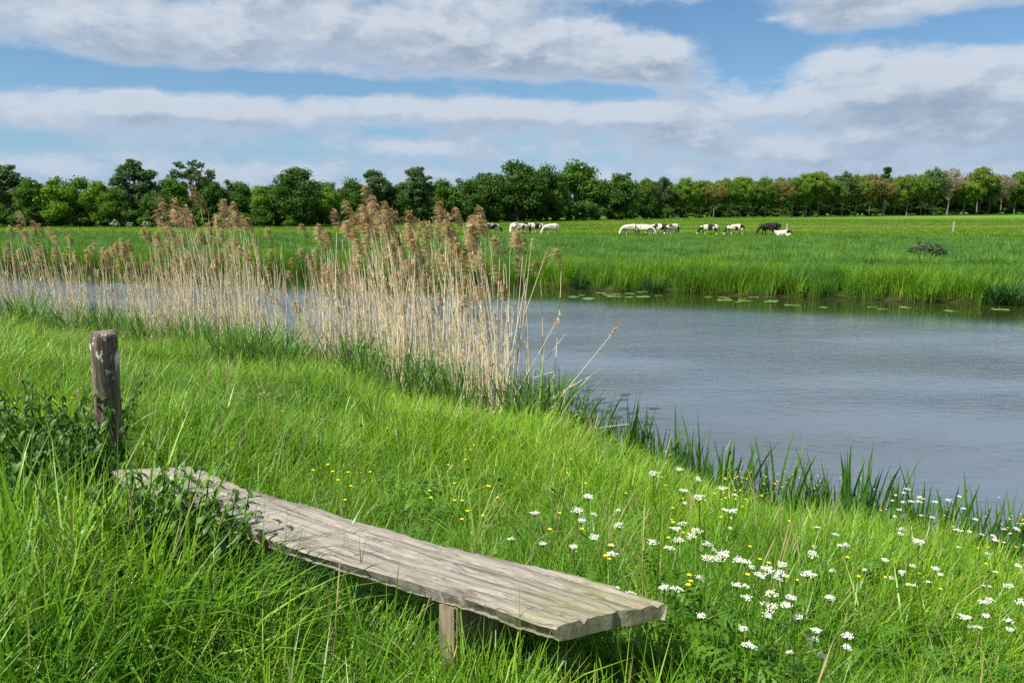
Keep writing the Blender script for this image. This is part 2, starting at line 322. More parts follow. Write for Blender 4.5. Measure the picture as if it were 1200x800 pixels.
p = t.node('ShaderNodeBsdfPrincipled', {'Base Color': wc, 'Roughness': .04, 'IOR': 1.45, 'Specular IOR Level': 1.0, 'Normal': bp.outputs[0]})
t.l.new(p.outputs[0], t.out.inputs[0])
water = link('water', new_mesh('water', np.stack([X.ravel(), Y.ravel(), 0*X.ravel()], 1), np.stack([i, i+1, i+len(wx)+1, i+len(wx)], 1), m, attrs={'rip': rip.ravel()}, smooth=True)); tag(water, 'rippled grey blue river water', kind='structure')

# ------------------------------------------------------------------ grass
def tuft(name, n, rad, L, Ls, W, tilt, bend, mat, segs=4, lean=0, straw=0, seeds=0, smat=None):
    A = Acc(); p = grow_at(n, rad); az = np.arctan2(p[:, 1], p[:, 0])+rng.normal(0, .9, n)
    V, Q, ti, hh = blades(p, az, np.clip(rng.normal(L, Ls, n), L*.35, L*1.25), W*rng.uniform(.6, 1.3, n), np.abs(rng.normal(tilt, tilt*.6, n)), np.maximum(rng.normal(bend, bend*.6, n), 0), segs, twist=.5)
    A.add(V, Q, tint=ti, hh=hh); mi = np.zeros(len(Q), int)
    if seeds:
        p = grow_at(seeds, rad); V2, Q2, ti, hh = blades(p, rng.random(seeds)*6.28, L*rng.uniform(1.0, 1.3, seeds), np.full(seeds, .0022), np.abs(rng.normal(.1, .1, seeds)), rng.uniform(.1, .5, seeds), 6, prof=np.array([1, .9, .8, .7, .8, 2.6, .3]))
        A.add(V2, Q2, tint=ti, hh=hh); mi = np.concatenate([mi, np.ones(len(Q2), int)])
    me = A.mesh(name, [mat] + ([smat or M['straw']])); me.polygons.foreach_set('material_index', mi.astype(np.int32)); me.update(); return me
# bench footprint, surveyed on the seat plane
SEAT = CAMZ-1.22
upper = [(233, 546), (243, 553), (270, 563), (282, 570), (304, 575), (354, 588), (400, 602), (434, 612), (488, 627), (535, 641), (602, 657), (687, 675), (783, 706)]
lower = [(128, 551), (162, 571), (189, 581), (240, 600), (304, 624), (354, 643), (400, 656), (484, 679), (525, 692), (575, 709), (629, 729), (650, 734)]
UP = np.array([at_z(*p, SEAT) for p in upper]); LO = np.array([at_z(*p, SEAT) for p in lower])
endf, endn = (UP[0]+LO[0])/2, (UP[-1]+LO[-1])/2; ax = (endn-endf); BL = np.linalg.norm(ax); ax = ax/BL; nrm = np.array([-ax[1], ax[0]])
print('bench length', BL, 'width', np.linalg.norm(UP[-1]-LO[-1]), np.linalg.norm(UP[0]-LO[0]), 'at', endf, endn)
def bench_uv(x, y):
    d = np.stack([x-endf[0], y-endf[1]], -1); return d@ax, d@nrm
POST = (-0.0, 0.0)
px_, py_ = (122-600), 0
_r = ray(126, 470); _k = 3.95/_r[1]; POST = (_r[0]*_k, 3.95)
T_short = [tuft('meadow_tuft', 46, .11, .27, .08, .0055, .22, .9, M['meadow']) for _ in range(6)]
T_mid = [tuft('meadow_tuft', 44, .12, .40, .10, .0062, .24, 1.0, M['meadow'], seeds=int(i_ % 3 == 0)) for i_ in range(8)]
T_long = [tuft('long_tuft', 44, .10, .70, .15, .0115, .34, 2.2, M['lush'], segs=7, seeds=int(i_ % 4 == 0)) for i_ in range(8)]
def region(n, x0, x1, y0, y1): return rng.uniform(x0, x1, n), rng.uniform(y0, y1, n)
def meadow():
    P = []; Sx = []; I = []
    for (x0, x1, y0, y1, dn) in [(-3.2, 3.4, 1.2, 4.5, 150), (-7, 7.5, 4.5, 9, 95), (-27, 9, 9, 26, 48), (-24, -7, 5, 9, 30)]:
        n = int((x1-x0)*(y1-y0)*dn); x, y = region(n, x0, x1, y0, y1); s = s_near(x, y)
        d = np.hypot(x, y); k = (s > .12) & visible(x, y, .2) & (d > 1.35); x, y, s, d = x[k], y[k], s[k], d[k]
        u, v = bench_uv(x, y); inb = (u > -.12) & (u < BL+.1) & (v > -.17) & (v < .26)
        sc_ = rng.uniform(.75, 1.2, len(x))*np.where(inb, .55, 1.)*(.85+.3*np.sin(x*1.3+2)*np.sin(y*1.1))
        idx = np.where(rng.random(len(x)) < .45, rng.integers(0, 6, len(x)), rng.integers(6, 14, len(x)))
        idx = np.where(inb, rng.integers(0, 6, len(x)), idx)
        wsc = np.clip(d/6, 1, 2.2)
        P.append(np.stack([x, y, height(x, y)-.02], 1)); Sx.append(np.stack([sc_*wsc**.6, sc_*wsc**.6, sc_], 1)); I.append(idx)
    P = np.vstack(P); print('meadow', len(P))
    scatter('meadow_grass', T_short+T_mid, P, rng.random(len(P))*6.28, np.vstack(Sx), 'bright green meadow grass covering the near river bank', tilt=.14, idx=np.concatenate(I))
meadow()
# long flopping grass on the camera side of the bench
n = 8600; x = rng.uniform(-3.6, 1.2, n); y = rng.uniform(1.1, 4.6, n); u, v = bench_uv(x, y); d = np.hypot(x, y)
k = ((v < -.20) | ((u < -.2) & (v < .25))) & (d > 1.6) & visible(x, y, .2) & (np.hypot(x-POST[0]-.05, y-POST[1]) > .25)
k &= rng.random(n) < np.where(u > BL-.2, .6, .95)
x, y = x[k], y[k]; P = np.stack([x, y, height(x, y)-.02], 1); uu, vv = bench_uv(x, y)
s_ = rng.uniform(.55, 1.0, len(x))*np.clip(.70+np.clip(.8*(1.5-uu), -.14, .5)-.62*np.clip((.25-uu)/.5, 0, 1)*(y > 2.4), .3, 1.15)*np.where((uu > .4) & (uu < 1.1) & (vv > -.5), .7, 1)*np.where((uu > BL-.8) & (uu < BL-.2) & (vv > -.5), 1.25, 1)
scatter('long_grass', T_long, P, rng.random(len(P))*6.28, s_, 'long arching lush grass flopping in front of the bench', tilt=.2)
# a few long tufts dotted in the meadow
n = 700; x, y = region(n, -10, 8, 3, 13); k = (s_near(x, y) > .4) & visible(x, y); u, v = bench_uv(x, y); k &= (v > .5)
x, y = x[k], y[k]; scatter('coarse_grass', T_long, np.stack([x, y, height(x, y)-.02], 1), rng.random(len(x))*6.28, rng.uniform(.5, .8, len(x)), 'coarse darker grass tussocks dotted in the meadow', tilt=.15)

# far bank: tall shore grass then rough grass, then the grazed pasture
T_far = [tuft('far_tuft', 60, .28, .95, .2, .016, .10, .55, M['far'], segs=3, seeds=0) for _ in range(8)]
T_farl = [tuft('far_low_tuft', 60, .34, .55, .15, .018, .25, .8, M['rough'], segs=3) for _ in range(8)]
n = 90000; x = rng.uniform(-75, 45, n); y = rng.uniform(20, 66, n); tt = t_far(x, y)
k = (tt > .02) & (tt < 9) & visible(x, y, .15) & (rng.random(n) < .75); x, y, tt = x[k], y[k], tt[k]
k2 = tt < 1.6; sc1 = np.where(k2, rng.uniform(.8, 1.15, len(x)), rng.uniform(.55, .8, len(x)))*np.interp(tt, [5, 7.5], [1, .45])*(.9+.10*np.sin(x*.7+y*.3)*np.sin(x*.23)+.05*np.sin(x*2.9+y*3.1))
scatter('shore_grass', T_far, np.stack([x, y, height(x, y)-.03], 1), rng.random(len(x))*6.28, sc1, 'tall bright green grass standing along the far shore', tilt=.08)
n = 85000; y = rng.uniform(28, 84, n); x = rng.uniform(-1, 1, n)*(y*.78+3); tt = t_far(x, y)
edge = 40+9*np.sin(x*.05)*0+np.where(x < 0, 0, 0)
lim = np.interp(x, [-60, 0, 30, 60], [28, 36, 43, 46])+.8*np.sin(x*.4)
k = (tt > 8) & (tt < lim); x, y = x[k], y[k]
hs = rng.uniform(.6, 1.1, len(x))*(.85+.2*np.sin(x*.35+y*.2+np.sin(y*.7))*np.sin(y*.31+x*.13)); hs *= np.where(rng.random(len(hs)) < .06, 1.35, 1)*np.interp(t_far(x, y), [8, 9, 11], [.7, 1.35, 1])*(.75+.55*rng.random(len(hs))*(.5+.5*np.sin(x*1.1+y*.9)*np.sin(x*.5-y*1.3)))
scatter('rough_grass', T_farl, np.stack([x, y, height(x, y)-.03], 1), rng.random(len(x))*6.28, hs, 'rough uneven grass between the far shore and the pasture', tilt=.12)
T_fld = [tuft('pasture_tuft', 40, .45, .16, .05, .03, .35, .6, M['field'], segs=2) for _ in range(5)]
n = 60000; y = 50+130*rng.random(n)**1.1; x = rng.uniform(-1, 1, n)*(y*.76+3); k = t_far(x, y) > 18; x, y = x[k], y[k]
scatter('pasture_grass', T_fld, np.stack([x, y, height(x, y)-.02], 1), rng.random(len(x))*6.28, rng.uniform(.6, 1.5, len(x)), 'short grazed grass of the flat pasture', tilt=.1)

# ------------------------------------------------------------------ trees
def crown_mesh(name, mat, w_, h0, h1, nblob, nleaf, leaf, seed, shape='round', fill=1.0):
    r = np.random.default_rng(seed); H = h1-h0
    cs = []; rs = []
    for k in range(nblob):
        for _ in range(50):
            q = r.uniform(-1, 1, 3)
            if np.linalg.norm(q) < 1: break
        zz = (q[2]+1)/2
        wz = {'round': math.sqrt(max(.05, 1-(2*zz-1)**2*.75)), 'bushy': np.interp(zz, [0, .3, .7, 1], [.95, 1, .8, .45]), 'tall': np.interp(zz, [0, .2, .7, 1], [.8, 1, .9, .55]), 'cone': np.interp(zz, [0, .15, 1], [.7, 1, .08])}[shape]
        rr = w_*r.uniform(.15, .40)*(.75 if shape == 'tall' else .72 if shape == 'round' else 1); cs.append([q[0]*(w_-rr*.7)*wz, q[1]*(w_-rr*.7)*wz, h0+rr*.6+zz*(H-rr*1.4)]); rs.append(rr*.9)
    cs = np.array(cs); rs = np.array(rs); b = r.choice(nblob, nleaf, p=rs**2/np.sum(rs**2))
    d = r.normal(size=(nleaf, 3)); d[:, 2] = d[:, 2]*.85+.15; d /= np.linalg.norm(d, axis=1)[:, None]
    rad = rs[b]*(r.random(nleaf)**.45)*r.uniform(.75, 1.32, nleaf)
    C = cs[b]+d*rad[:, None]*np.array([1, 1, .85])
    nn = d+r.normal(0, .7, (nleaf, 3)); nn /= np.linalg.norm(nn, axis=1)[:, None]
    a = np.cross(nn, r.normal(size=(nleaf, 3))); a /= np.linalg.norm(a, axis=1)[:, None]; bb = np.cross(nn, a)
    sz = leaf*r.uniform(.6, 1.4, nleaf)
    j = lambda: r.uniform(.6, 1.2, (nleaf, 1))
    V = np.stack([C-a*sz[:, None]*j(), C-bb*sz[:, None]*.6*j(), C+a*sz[:, None]*j(), C+bb*sz[:, None]*.6*j()], 1).reshape(-1, 3)
    Q = np.arange(nleaf*4).reshape(-1, 4); ti = np.repeat(.5*r.random(nleaf)+.5*(r.random(nblob))[b], 4)
    return new_mesh(name, V, Q, mat, attrs={'tint': ti, 'hh': ti}), cs
def trunk_mesh(name, h0, h1, cs, rad, seed, nlimb=9):
    r = np.random.default_rng(seed); A = Acc(); H = h1
    z = np.linspace(0, H*.8, 9); bx = np.cumsum(r.normal(0, .012*H, 9))*(z/H); by = np.cumsum(r.normal(0, .012*H, 9))*(z/H)
    P = np.stack([bx, by, z-.15], 1); A.add(*tube(P, rad*np.interp(z/H, [0, .04, .3, .8], [1.35, 1, .75, .18]), 7))
    for c in cs[r.permutation(len(cs))[:nlimb]]:
        zb = min(max(h0*.75, c[2]*.45), H*.7); b0 = np.array([np.interp(zb, z, bx), np.interp(zb, z, by), zb]); mid = (b0+c)/2+np.array([0, 0, -.05*H]); s = np.linspace(0, 1, 6)[:, None]
        A.add(*tube((1-s)**2*b0+2*s*(1-s)*mid+s*s*c, rad*np.linspace(.42, .08, 6), 5))
    return A.mesh(name, M['bark'], smooth=True)
KINDS = {   # mat, half width, crown base, height, blobs, leaves, leaf size, shape, trunk radius
 'bushy_mid': ('t_mid', 4.6, .4, 10, 46, 9000, .21, 'bushy', .28), 'bushy_yel': ('t_yel', 4.0, .5, 9, 40, 8500, .20, 'bushy', .25), 'bushy_dark': ('t_dark', 4.8, .3, 10, 48, 9500, .22, 'bushy', .3),
 'poplar_grey': ('t_grey', 3.6, 1.2, 12, 95, 13000, .20, 'tall', .3), 'poplar_dark': ('t_dark', 4.4, .6, 11.5, 95, 15000, .19, 'bushy', .3), 'sparse_grey': ('t_grey', 3.0, 5.0, 12, 40, 3200, .20, 'round', .22),
 'shrub_dark': ('t_dark', 2.6, .05, 3.6, 22, 4200, .17, 'bushy', .1), 'shrub_mid': ('t_mid', 2.4, .05, 3.4, 22, 4200, .17, 'bushy', .1), 'blossom': ('t_wht', 1.6, .05, 2.6, 14, 2200, .13, 'round', .08),
 'oak_yel': ('t_oliv', 7.199999999999999, 5.6, 18, 102, 13500, .27, 'round', .24), 'oak_bright': ('t_yel', 6.800000000000001, 4.6, 17, 96, 14625, .27, 'round', .24), 'oak_mid': ('t_fresh', 7.4, 5.2, 18, 114, 16875, .27, 'round', .24), 'oak_brown': ('t_brown', 7.0, 6.6, 18.5, 84, 9450, .27, 'round', .24),
 'oak_pink': ('t_pink', 7.199999999999999, 7.5, 19.5, 90, 5850, .27, 'round', .24), 'oak_grey': ('t_grey', 7.199999999999999, 5.8, 19, 102, 11700, .27, 'round', .24), 'conifer': ('t_dark', 3.2, 2.5, 21, 40, 6500, .32, 'cone', .3), 'wood_dark': ('t_dark', 8.5, .2, 15.5, 70, 9000, .42, 'bushy', .4)}
TM = {}
for ki, (k_, (mt, w_, h0, h1, nb, nl, lf, shp, tr)) in enumerate(KINDS.items()):
    TM[k_] = []
    for v_ in range(5 if nb > 30 else 3):
        cm, cs = crown_mesh(k_+'_crown', M[mt], w_, h0, h1, nb, nl, lf, 100+ki*7+v_, shp)
        TM[k_].append((trunk_mesh(k_+'_trunk', h0, h1, cs, tr, 300+ki*7+v_, 14 if 'sparse' in k_ or 'pink' in k_ else 9), cm))
def base_y(px): return float(np.interp(px, [0, 350, 560, 800, 1200], [266.5, 266, 261, 256.5, 251]))
LBL = {'bushy_mid': 'mid green bushy tree', 'bushy_yel': 'bright yellow green bushy tree', 'bushy_dark': 'dense dark green broadleaf tree', 'poplar_grey': 'tall grey green poplar', 'poplar_dark': 'tall dark poplar with upright crown',
 'sparse_grey': 'thin crowned tall tree', 'shrub_dark': 'low dark shrub at the foot of the wood', 'shrub_mid': 'low green shrub at the foot of the wood', 'blossom': 'small white blossoming hawthorn', 'oak_yel': 'olive green oak', 'oak_bright': 'bright yellow green oak',
 'oak_mid': 'full green oak', 'oak_brown': 'reddish brown young leaved oak', 'oak_pink': 'thin pinkish grey oak barely in leaf', 'oak_grey': 'grey green oak with airy crown', 'conifer': 'dark conifer poking above the oak row', 'wood_dark': 'dark tree in the shade behind the oak row'}
NAMES = {'bushy_mid': 'broadleaf_tree', 'bushy_yel': 'broadleaf_tree', 'bushy_dark': 'broadleaf_tree', 'poplar_grey': 'poplar_tree', 'poplar_dark': 'poplar_tree', 'sparse_grey': 'poplar_tree', 'shrub_dark': 'shrub', 'shrub_mid': 'shrub', 'blossom': 'hawthorn_shrub', 'conifer': 'conifer_tree', 'wood_dark': 'woodland_tree'}
def zone(px): return ['behind the left end of the reeds', 'behind the tallest reeds', 'between the reeds and the first cows', 'behind the white cows', 'behind the black cow', 'at the right end of the row'][int(np.searchsorted([170, 370, 560, 800, 1000], px))]
def tree(px, top, kind, back=0, wsc=1., label=None, group=None):
    x0, y0 = at_z(px, base_y(px), FIELD); d = math.hypot(x0, y0); q = (d+back)/d; x0, y0 = x0*q, y0*q
    r = ray(px, top); hh = CAMZ+r[2]/r[1]*y0-FIELD; hk = KINDS[kind][3]; s = hh/hk
    tm = random.choice(TM[kind]); sw = s*wsc
    o = make_thing(NAMES.get(kind, 'oak_tree'), [('trunk', tm[0]), ('crown', tm[1])], (x0, y0, float(height(x0, y0))), (0, 0, random.random()*6.28), (sw*random.uniform(.92, 1.08), sw, s),
                   label or '%s %s' % (LBL[kind], zone(px)), 'shrub' if 'shrub' in kind or kind == 'blossom' else 'tree', group or ('trees of the wood' if px < 740 else 'oak row at the edge of the pasture'))
    return o
front = [(12, 188, 'poplar_grey', 4, 1.3), (42, 206, 'bushy_mid', 0, 1), (70, 205, 'bushy_yel', 0, 1.05), (98, 203, 'bushy_mid', 5, 1.1), (120, 210, 'bushy_yel', 1, 1.), (162, 181, 'poplar_grey', 3, 1.25), (140, 214, 'bushy_mid', 0, .9), (186, 214, 'bushy_dark', 0, .85),
 (228, 179, 'sparse_grey', 5, 1.25), (206, 205, 'bushy_mid', 3, .9), (252, 208, 'bushy_dark', 0, .9), (278, 205, 'bushy_dark', 6, 1.), (306, 214, 'bushy_yel', 0, .7), (325, 204, 'bushy_dark', 6, 1.1), (350, 189, 'poplar_dark', 0, 1.35), (388, 215, 'bushy_yel', 1, .8), (412, 206, 'bushy_dark', 4, 1.1),
 (440, 194, 'poplar_grey', 3, 1.2), (490, 193, 'poplar_grey', 2, 1.3), (466, 215, 'bushy_dark', 0, 1), (520, 206, 'bushy_mid', 4, 1), (545, 203, 'bushy_dark', 0, 1.1), (575, 190, 'bushy_dark', 3, 1), (605, 183, 'poplar_dark', 0, 1.6), (640, 189, 'bushy_dark', 2, 1), (676, 185, 'bushy_mid', 10, 1.3), (700, 200, 'bushy_dark', 4, 1.1),
 (728, 198, 'bushy_dark', 2, 1.2), (655, 232, 'bushy_mid', -3, .9), (755, 206, 'oak_mid', 2, .8)]
UNI = {(162): 'tallest grey green poplar rising above the left wood', (228): 'thin crowned tall tree letting sky through left of the tallest reeds', (350): 'big dark round topped tree just right of the tallest reeds', (605): 'largest dark tree in the middle of the wood', (676): 'light green dome topped tree right of the largest dark tree', (655): 'small round green tree standing before the dark wood', (306): 'small bright yellow green tree in front of the dark wood'}
ORD = ['first', 'second', 'third', 'fourth', 'fifth', 'sixth', 'seventh', 'eighth', 'ninth', 'tenth', 'eleventh', 'twelfth', 'thirteenth', 'fourteenth', 'fifteenth', 'sixteenth', 'seventeenth', 'eighteenth', 'nineteenth', 'twentieth']
def ordinal(i, n): return '%s tree from the %s end of the' % (ORD[i] if i < (n+1)//2 else ORD[n-1-i], 'left' if i < (n+1)//2 else 'right')
fs_ = sorted(a[0] for a in front)
for a in front: tree(*a, label=UNI.get(a[0]) or '%s, %s wood front' % (LBL[a[2]], ordinal(fs_.index(a[0]), len(fs_))))
for px in range(-60, 760, 34):      # rows behind close the wood
    tree(px+random.uniform(-8, 8), float(np.interp(px, [0, 200, 400, 600, 760], [212, 208, 211, 202, 212]))+random.uniform(-3, 5), random.choice(['bushy_dark', 'bushy_mid', 'bushy_dark']), 12+random.uniform(0, 4), 1.15, label='rounded tree top showing over the front row, '+zone(px), group='trees in the back row of the wood')
for px in range(-30, 770, 17):
    tree(px+random.uniform(-5, 5), base_y(px)-random.uniform(14, 27), random.choice(['shrub_dark', 'shrub_mid', 'shrub_dark']), random.uniform(-2, 1.5), 1.2, group='shrubs at the foot of the wood')
for px, tp in [(134, 256), (152, 259), (172, 258), (556, 247)]: tree(px, tp, 'blossom', -4, 1., label={134: 'white blossoming hawthorn leftmost of those before the wood', 152: 'middle one of three white hawthorns before the left wood', 172: 'rightmost of three white hawthorns before the left wood', 556: 'lone white hawthorn by the dark middle wood'}[px])
row = [(775, 208, 'oak_grey'), (788, 213, 'oak_mid'), (803, 203, 'oak_bright'), (820, 206, 'oak_yel'), (836, 210, 'oak_brown'), (852, 209, 'oak_mid'), (866, 207, 'oak_bright'), (882, 210, 'oak_mid'), (896, 205, 'oak_mid'), (914, 209, 'oak_brown'), (928, 206, 'oak_mid'), (944, 201, 'oak_bright'), (958, 200, 'oak_yel'), (974, 206, 'oak_mid'),
 (986, 199, 'oak_grey'), (1002, 202, 'oak_yel'), (1018, 199, 'oak_brown'), (1034, 208, 'oak_brown'), (1048, 213, 'oak_bright'), (1062, 198, 'oak_mid'), (1078, 197, 'oak_mid'), (1092, 195, 'oak_grey'), (1110, 192, 'oak_pink'), (1128, 208, 'oak_bright'), (1144, 194, 'oak_yel'), (1158, 200, 'oak_grey'), (1172, 201, 'oak_pink'), (1188, 199, 'oak_mid'), (1200, 194, 'oak_mid'), (1225, 196, 'oak_yel'), (1250, 196, 'oak_mid')]
for a in row: tree(a[0], a[1]+random.uniform(-3, 4), a[2], random.uniform(-3, 3), .98, label={1158: 'grey green airy oak between two pinkish bare oaks', 1172: 'thin pinkish grey oak, fifth tree from the right end of the oak row', 1110: 'tallest thin pinkish oak with bare twigs against the sky', 1048: 'small bright yellow green oak right below the conifer'}.get(a[0]) or '%s, %s oak row' % (LBL[a[2]], ordinal([b[0] for b in row].index(a[0]), len(row))))
tree(1035, 193, 'conifer', 18, 1.5, label='dark conifer poking above the oak row')
for px in range(745, 1260, 13): tree(px+random.uniform(-6, 6), base_y(px)-random.uniform(36, 50), random.choice(['oak_mid', 'oak_yel', 'oak_mid', 'oak_brown']), 22, 1.0, label='oak of the second row, '+zone(px), group='oaks of the second row')
for px in range(715, 1290, 14): tree(px+random.uniform(-6, 6), base_y(px)-random.uniform(27, 34), 'wood_dark', 40+random.uniform(0, 8), 1.5, group='dark trees behind the oak row')
for px in range(700, 1280, 12): tree(px+random.uniform(-9, 9), base_y(px)-random.uniform(6, 12), random.choice(['shrub_dark', 'shrub_mid', 'shrub_dark']), 16+random.uniform(0, 12), 2.2, group='shrubs under the oak row', label=('low %s shrub under the oak trunks' % random.choice(['green', 'leafy'])))

# ------------------------------------------------------------------ cows
def skin(name, verts, edges, radii, mats, sub=2):
    me = bpy.data.meshes.new(name); me.from_pydata(verts, edges, []); o = bpy.data.objects.new(name, me); COL.objects.link(o)
    mo = o.modifiers.new('s', 'SKIN'); mo.use_smooth_shade = True; lay = me.skin_vertices[0].data if me.skin_vertices else None
    if lay is None:
        bm = bmesh.new(); bm.from_mesh(me); bm.verts.layers.skin.verify(); bm.to_mesh(me); bm.free(); lay = me.skin_vertices[0].data
    for i_, r_ in enumerate(radii): lay[i_].radius = (r_ if hasattr(r_, '__len__') else (r_, r_)); lay[i_].use_root = i_ == 0
    o.modifiers.new('u', 'SUBSURF').levels = sub
    dg = bpy.context.evaluated_depsgraph_get(); m2 = bpy.data.meshes.new_from_object(o.evaluated_get(dg)); bpy.data.objects.remove(o)
    m2.name = name; m2.materials.clear(); m2.materials.append(mats); m2.polygons.foreach_set('use_smooth', np.ones(len(m2.polygons), bool)); return m2
def cow_body(mat, pose):
    V = []; E = []; Rr = []
    def v(x, y, z, r, par=None):
        V.append((x, y, z)); Rr.append(r)
        if par is not None: E.append((par, len(V)-1))
        return len(V)-1
    dz = 0 if pose != 'lie' else -.62
    c = v(0, 0, 1.02+dz, .37); h = v(-.55, 0, 1.04+dz, .35, c); hp = v(-.95, 0, 1.1+dz, .27, h); sh = v(.5, 0, 1.02+dz, .35, c); ch = v(.85, 0, 1.05+dz, .27, sh)
    if pose == 'graze': nk = v(1.12, 0, .86, .17, ch); nk2 = v(1.3, .03, .58, .13, nk); hd = v(1.38, .05, .38, .125, nk2); mz = v(1.5, .05, .14, .085, hd)
    elif pose == 'stand': nk = v(1.15, 0, 1.22, .17, ch); nk2 = v(1.35, .02, 1.36, .14, nk); hd = v(1.5, .04, 1.36, .13, nk2); mz = v(1.78, .06, 1.24, .085, hd)
    else: nk = v(1.1, .05, .62, .17, ch); nk2 = v(1.28, .08, .8, .14, nk); hd = v(1.4, .1, .84, .13, nk2); mz = v(1.66, .12, .74, .085, hd)
    for sy in (-1, 1):
        e = v(hd and V[hd][0]-.04, V[hd][1]+sy*.13, V[hd][2]+.1, .035, hd); v(V[e][0], V[e][1]+sy*.12, V[e][2]+.01, .03, e)
        if pose != 'lie':
            a = v(-.85, sy*.2, .85, .17, hp); b = v(-.72+.05*sy, sy*.22, .62, .10, a); k = v(-.93+.05*sy, sy*.22, .42, .06, b); f = v(-.86+.05*sy, sy*.22, .1, .05, k); v(-.82+.05*sy, sy*.22, .02, .06, f)
            a = v(.62, sy*.18, .72, .13, sh); k = v(.62-.09*sy, sy*.19, .42, .065, a); f = v(.62-.1*sy, sy*.19, .1, .045, k); v(.66-.1*sy, sy*.19, .02, .058, f)
        else:
            a = v(-.7, sy*.32, .22, .16, hp); b = v(-.3, sy*.42, .14, .08, a); v(-.55, sy*.5, .06, .05, b)
            a = v(.6, sy*.26, .2, .12, sh); b = v(.85, sy*.3, .1, .07, a); v(.65, sy*.34, .05, .05, b)
    tl = v(-1.1, 0, 1.16+dz, .05, hp); t2 = v(-1.2, 0, .9+dz, .03, tl); t3 = v(-1.2, .02, max(.5+dz, .12), .025, t2); v(-1.2, .03, max(.35+dz, .06), .05, t3)
    ud = v(-.42, 0, .62+dz if pose != 'lie' else .3, .15, h)
    return skin('cow_body', V, E, Rr, mat)
def cowhide(name, thr, seed, headblack=True):
    m, t = material(name); tc = t.node('ShaderNodeTexCoord').outputs['Object']; s = t.node('ShaderNodeSeparateXYZ', {0: tc})
    n = t.noise(t.vmath('ADD', t.vmath('MULTIPLY', tc, (1, .55, 1)), (seed, seed*1.7, 0)), 1.5, 1.5, .4)
    f = t.ramp(n, thr-.012, thr+.012)
    if headblack: f = t.math('MAXIMUM', f, t.ramp(s.outputs[0], 1.08, 1.12))
    f = t.math('MULTIPLY', f, t.ramp(s.outputs[2], .36, .42)) if thr > .3 else f
    c = t.mix(f, (.55, .49, .40), (.018, .017, .018)); p = t.node('ShaderNodeBsdfPrincipled', {'Base Color': c, 'Roughness': .75, 'Specular IOR Level': .2}); t.l.new(p.outputs[0], t.out.inputs[0]); return m
hides = {'white': cowhide('hide_cream', .72, 3, False), 'patch': cowhide('hide_patched', .45, 5.3), 'mostly': cowhide('hide_cream_few_patches', .54, 9.1), 'black': cowhide('hide_black', .12, 2), 'saddle': cowhide('hide_saddle', .48, 14.2), 'half': cowhide('hide_half_black', .43, 21)}
def horn_mesh():
    A = Acc()
    for sy in (-1, 1):
        s = np.linspace(0, 1, 5)[:, None]; A.add(*tube(np.hstack([0*s, sy*(.07+.1*s), .1+.12*s**1.5]), .022*(1-.8*s[:, 0]), 6))
    return A.mesh('cow_horns', hides['white'], True)
cows = [(557, 274.5, 'half', 'graze', 200, 'black and white cow grazing leftmost, half hidden by reed plumes'), (577, 274.5, 'patch', 'graze', 30, 'black and white cow directly right of the last tall plumes'),
 (602, 273.5, 'white', 'graze', 250, 'cream cow left in the small group of grazing cows'), (610, 274.5, 'mostly', 'graze', 20, 'cream cow with a dark mark in the middle of the left group'), (620, 273.5, 'saddle', 'graze', 190, 'cow with dark saddle patch in the left group'), (628, 274, 'patch', 'stand', 200, 'patched cow at the right side of the left group'),
 (646, 275, 'white', 'graze', 205, 'lone cream cow grazing between the two groups'), (738, 276, 'white', 'graze', 200, 'pale cow first from the left in the middle group'), (755, 276, 'white', 'graze', -25, 'large cream cow behind the thin fence post'), (771, 275, 'half', 'graze', 170, 'cow with black foreparts beside the large cream cow'),
 (788, 275.5, 'mostly', 'graze', 215, 'white cow with dark face rightmost in the middle group'), (831, 276, 'patch', 'graze', 178, 'patched black and white cow standing alone grazing'), (861, 276, 'saddle', 'graze', 190, 'white cow with dark back stripe left of the black cow'),
 (902, 276, 'black', 'graze', 182, 'black cow grazing beside the fence post'), (917, 277, 'mostly', 'lie', 180, 'white cow lying down in front of the fence post')]
for px, by, hd, pose, rz, lab in cows:
    x0, y0 = at_z(px, by, FIELD)
    bm_ = cow_body(hides[hd], pose)
    make_thing('cow', [('body', bm_)], (x0, y0, FIELD-.02), (0, 0, R(rz)), (.86 if hd != 'black' else .98), lab, 'cow', 'cows grazing in the pasture')

# ------------------------------------------------------------------ fence in the pasture
m_grey = plain('weathered_fence_wood', (.24, .20, .16), .85, .2, (.36, .31, .26), 12, .004, 'Object', (3, 3, .4)); m_wire = plain('fence_wire', (.3, .3, .3), .5)
fx = [at_z(px, y_, FIELD) for px, y_ in [(749, 275.8), (922, 276), (1117, 272.2), (1262, 270)]]
fr = tag(link('wire_fence', None, None, (fx[0][0], fx[0][1], FIELD)), 'thin wire fence on weathered posts crossing the pasture by the cows', 'fence')
def round_post(name, r, h, mat):
    z = np.array([-.3, 0, h*.5, h-.03, h]); A = Acc(); A.add(*tube(np.stack([0*z, 0*z, z], 1), np.array([r, r, r*.97, r*.95, r*.7]), 12))
    b = new_mesh(name, A.V[0], [tuple(q) for q in A.Q[0]]+[tuple(range(48, 60))], mat, smooth=False); return b
pm = [round_post('post_mesh', .05, 1.15, m_grey), round_post('post_mesh', .13, 1.2, m_grey)]
for k_, (x0, y0) in enumerate(fx): link('post', pm[0 if k_ == 0 else 1], fr, (x0-fx[0][0], y0-fx[0][1], 0))
for hz_ in (.55, 1.0):
    A = Acc(); pts = np.array([(x0-fx[0][0], y0-fx[0][1], hz_) for x0, y0 in fx]); A.add(*tube(pts, .006, 4)); link('wire', A.mesh('wire', m_wire), fr)

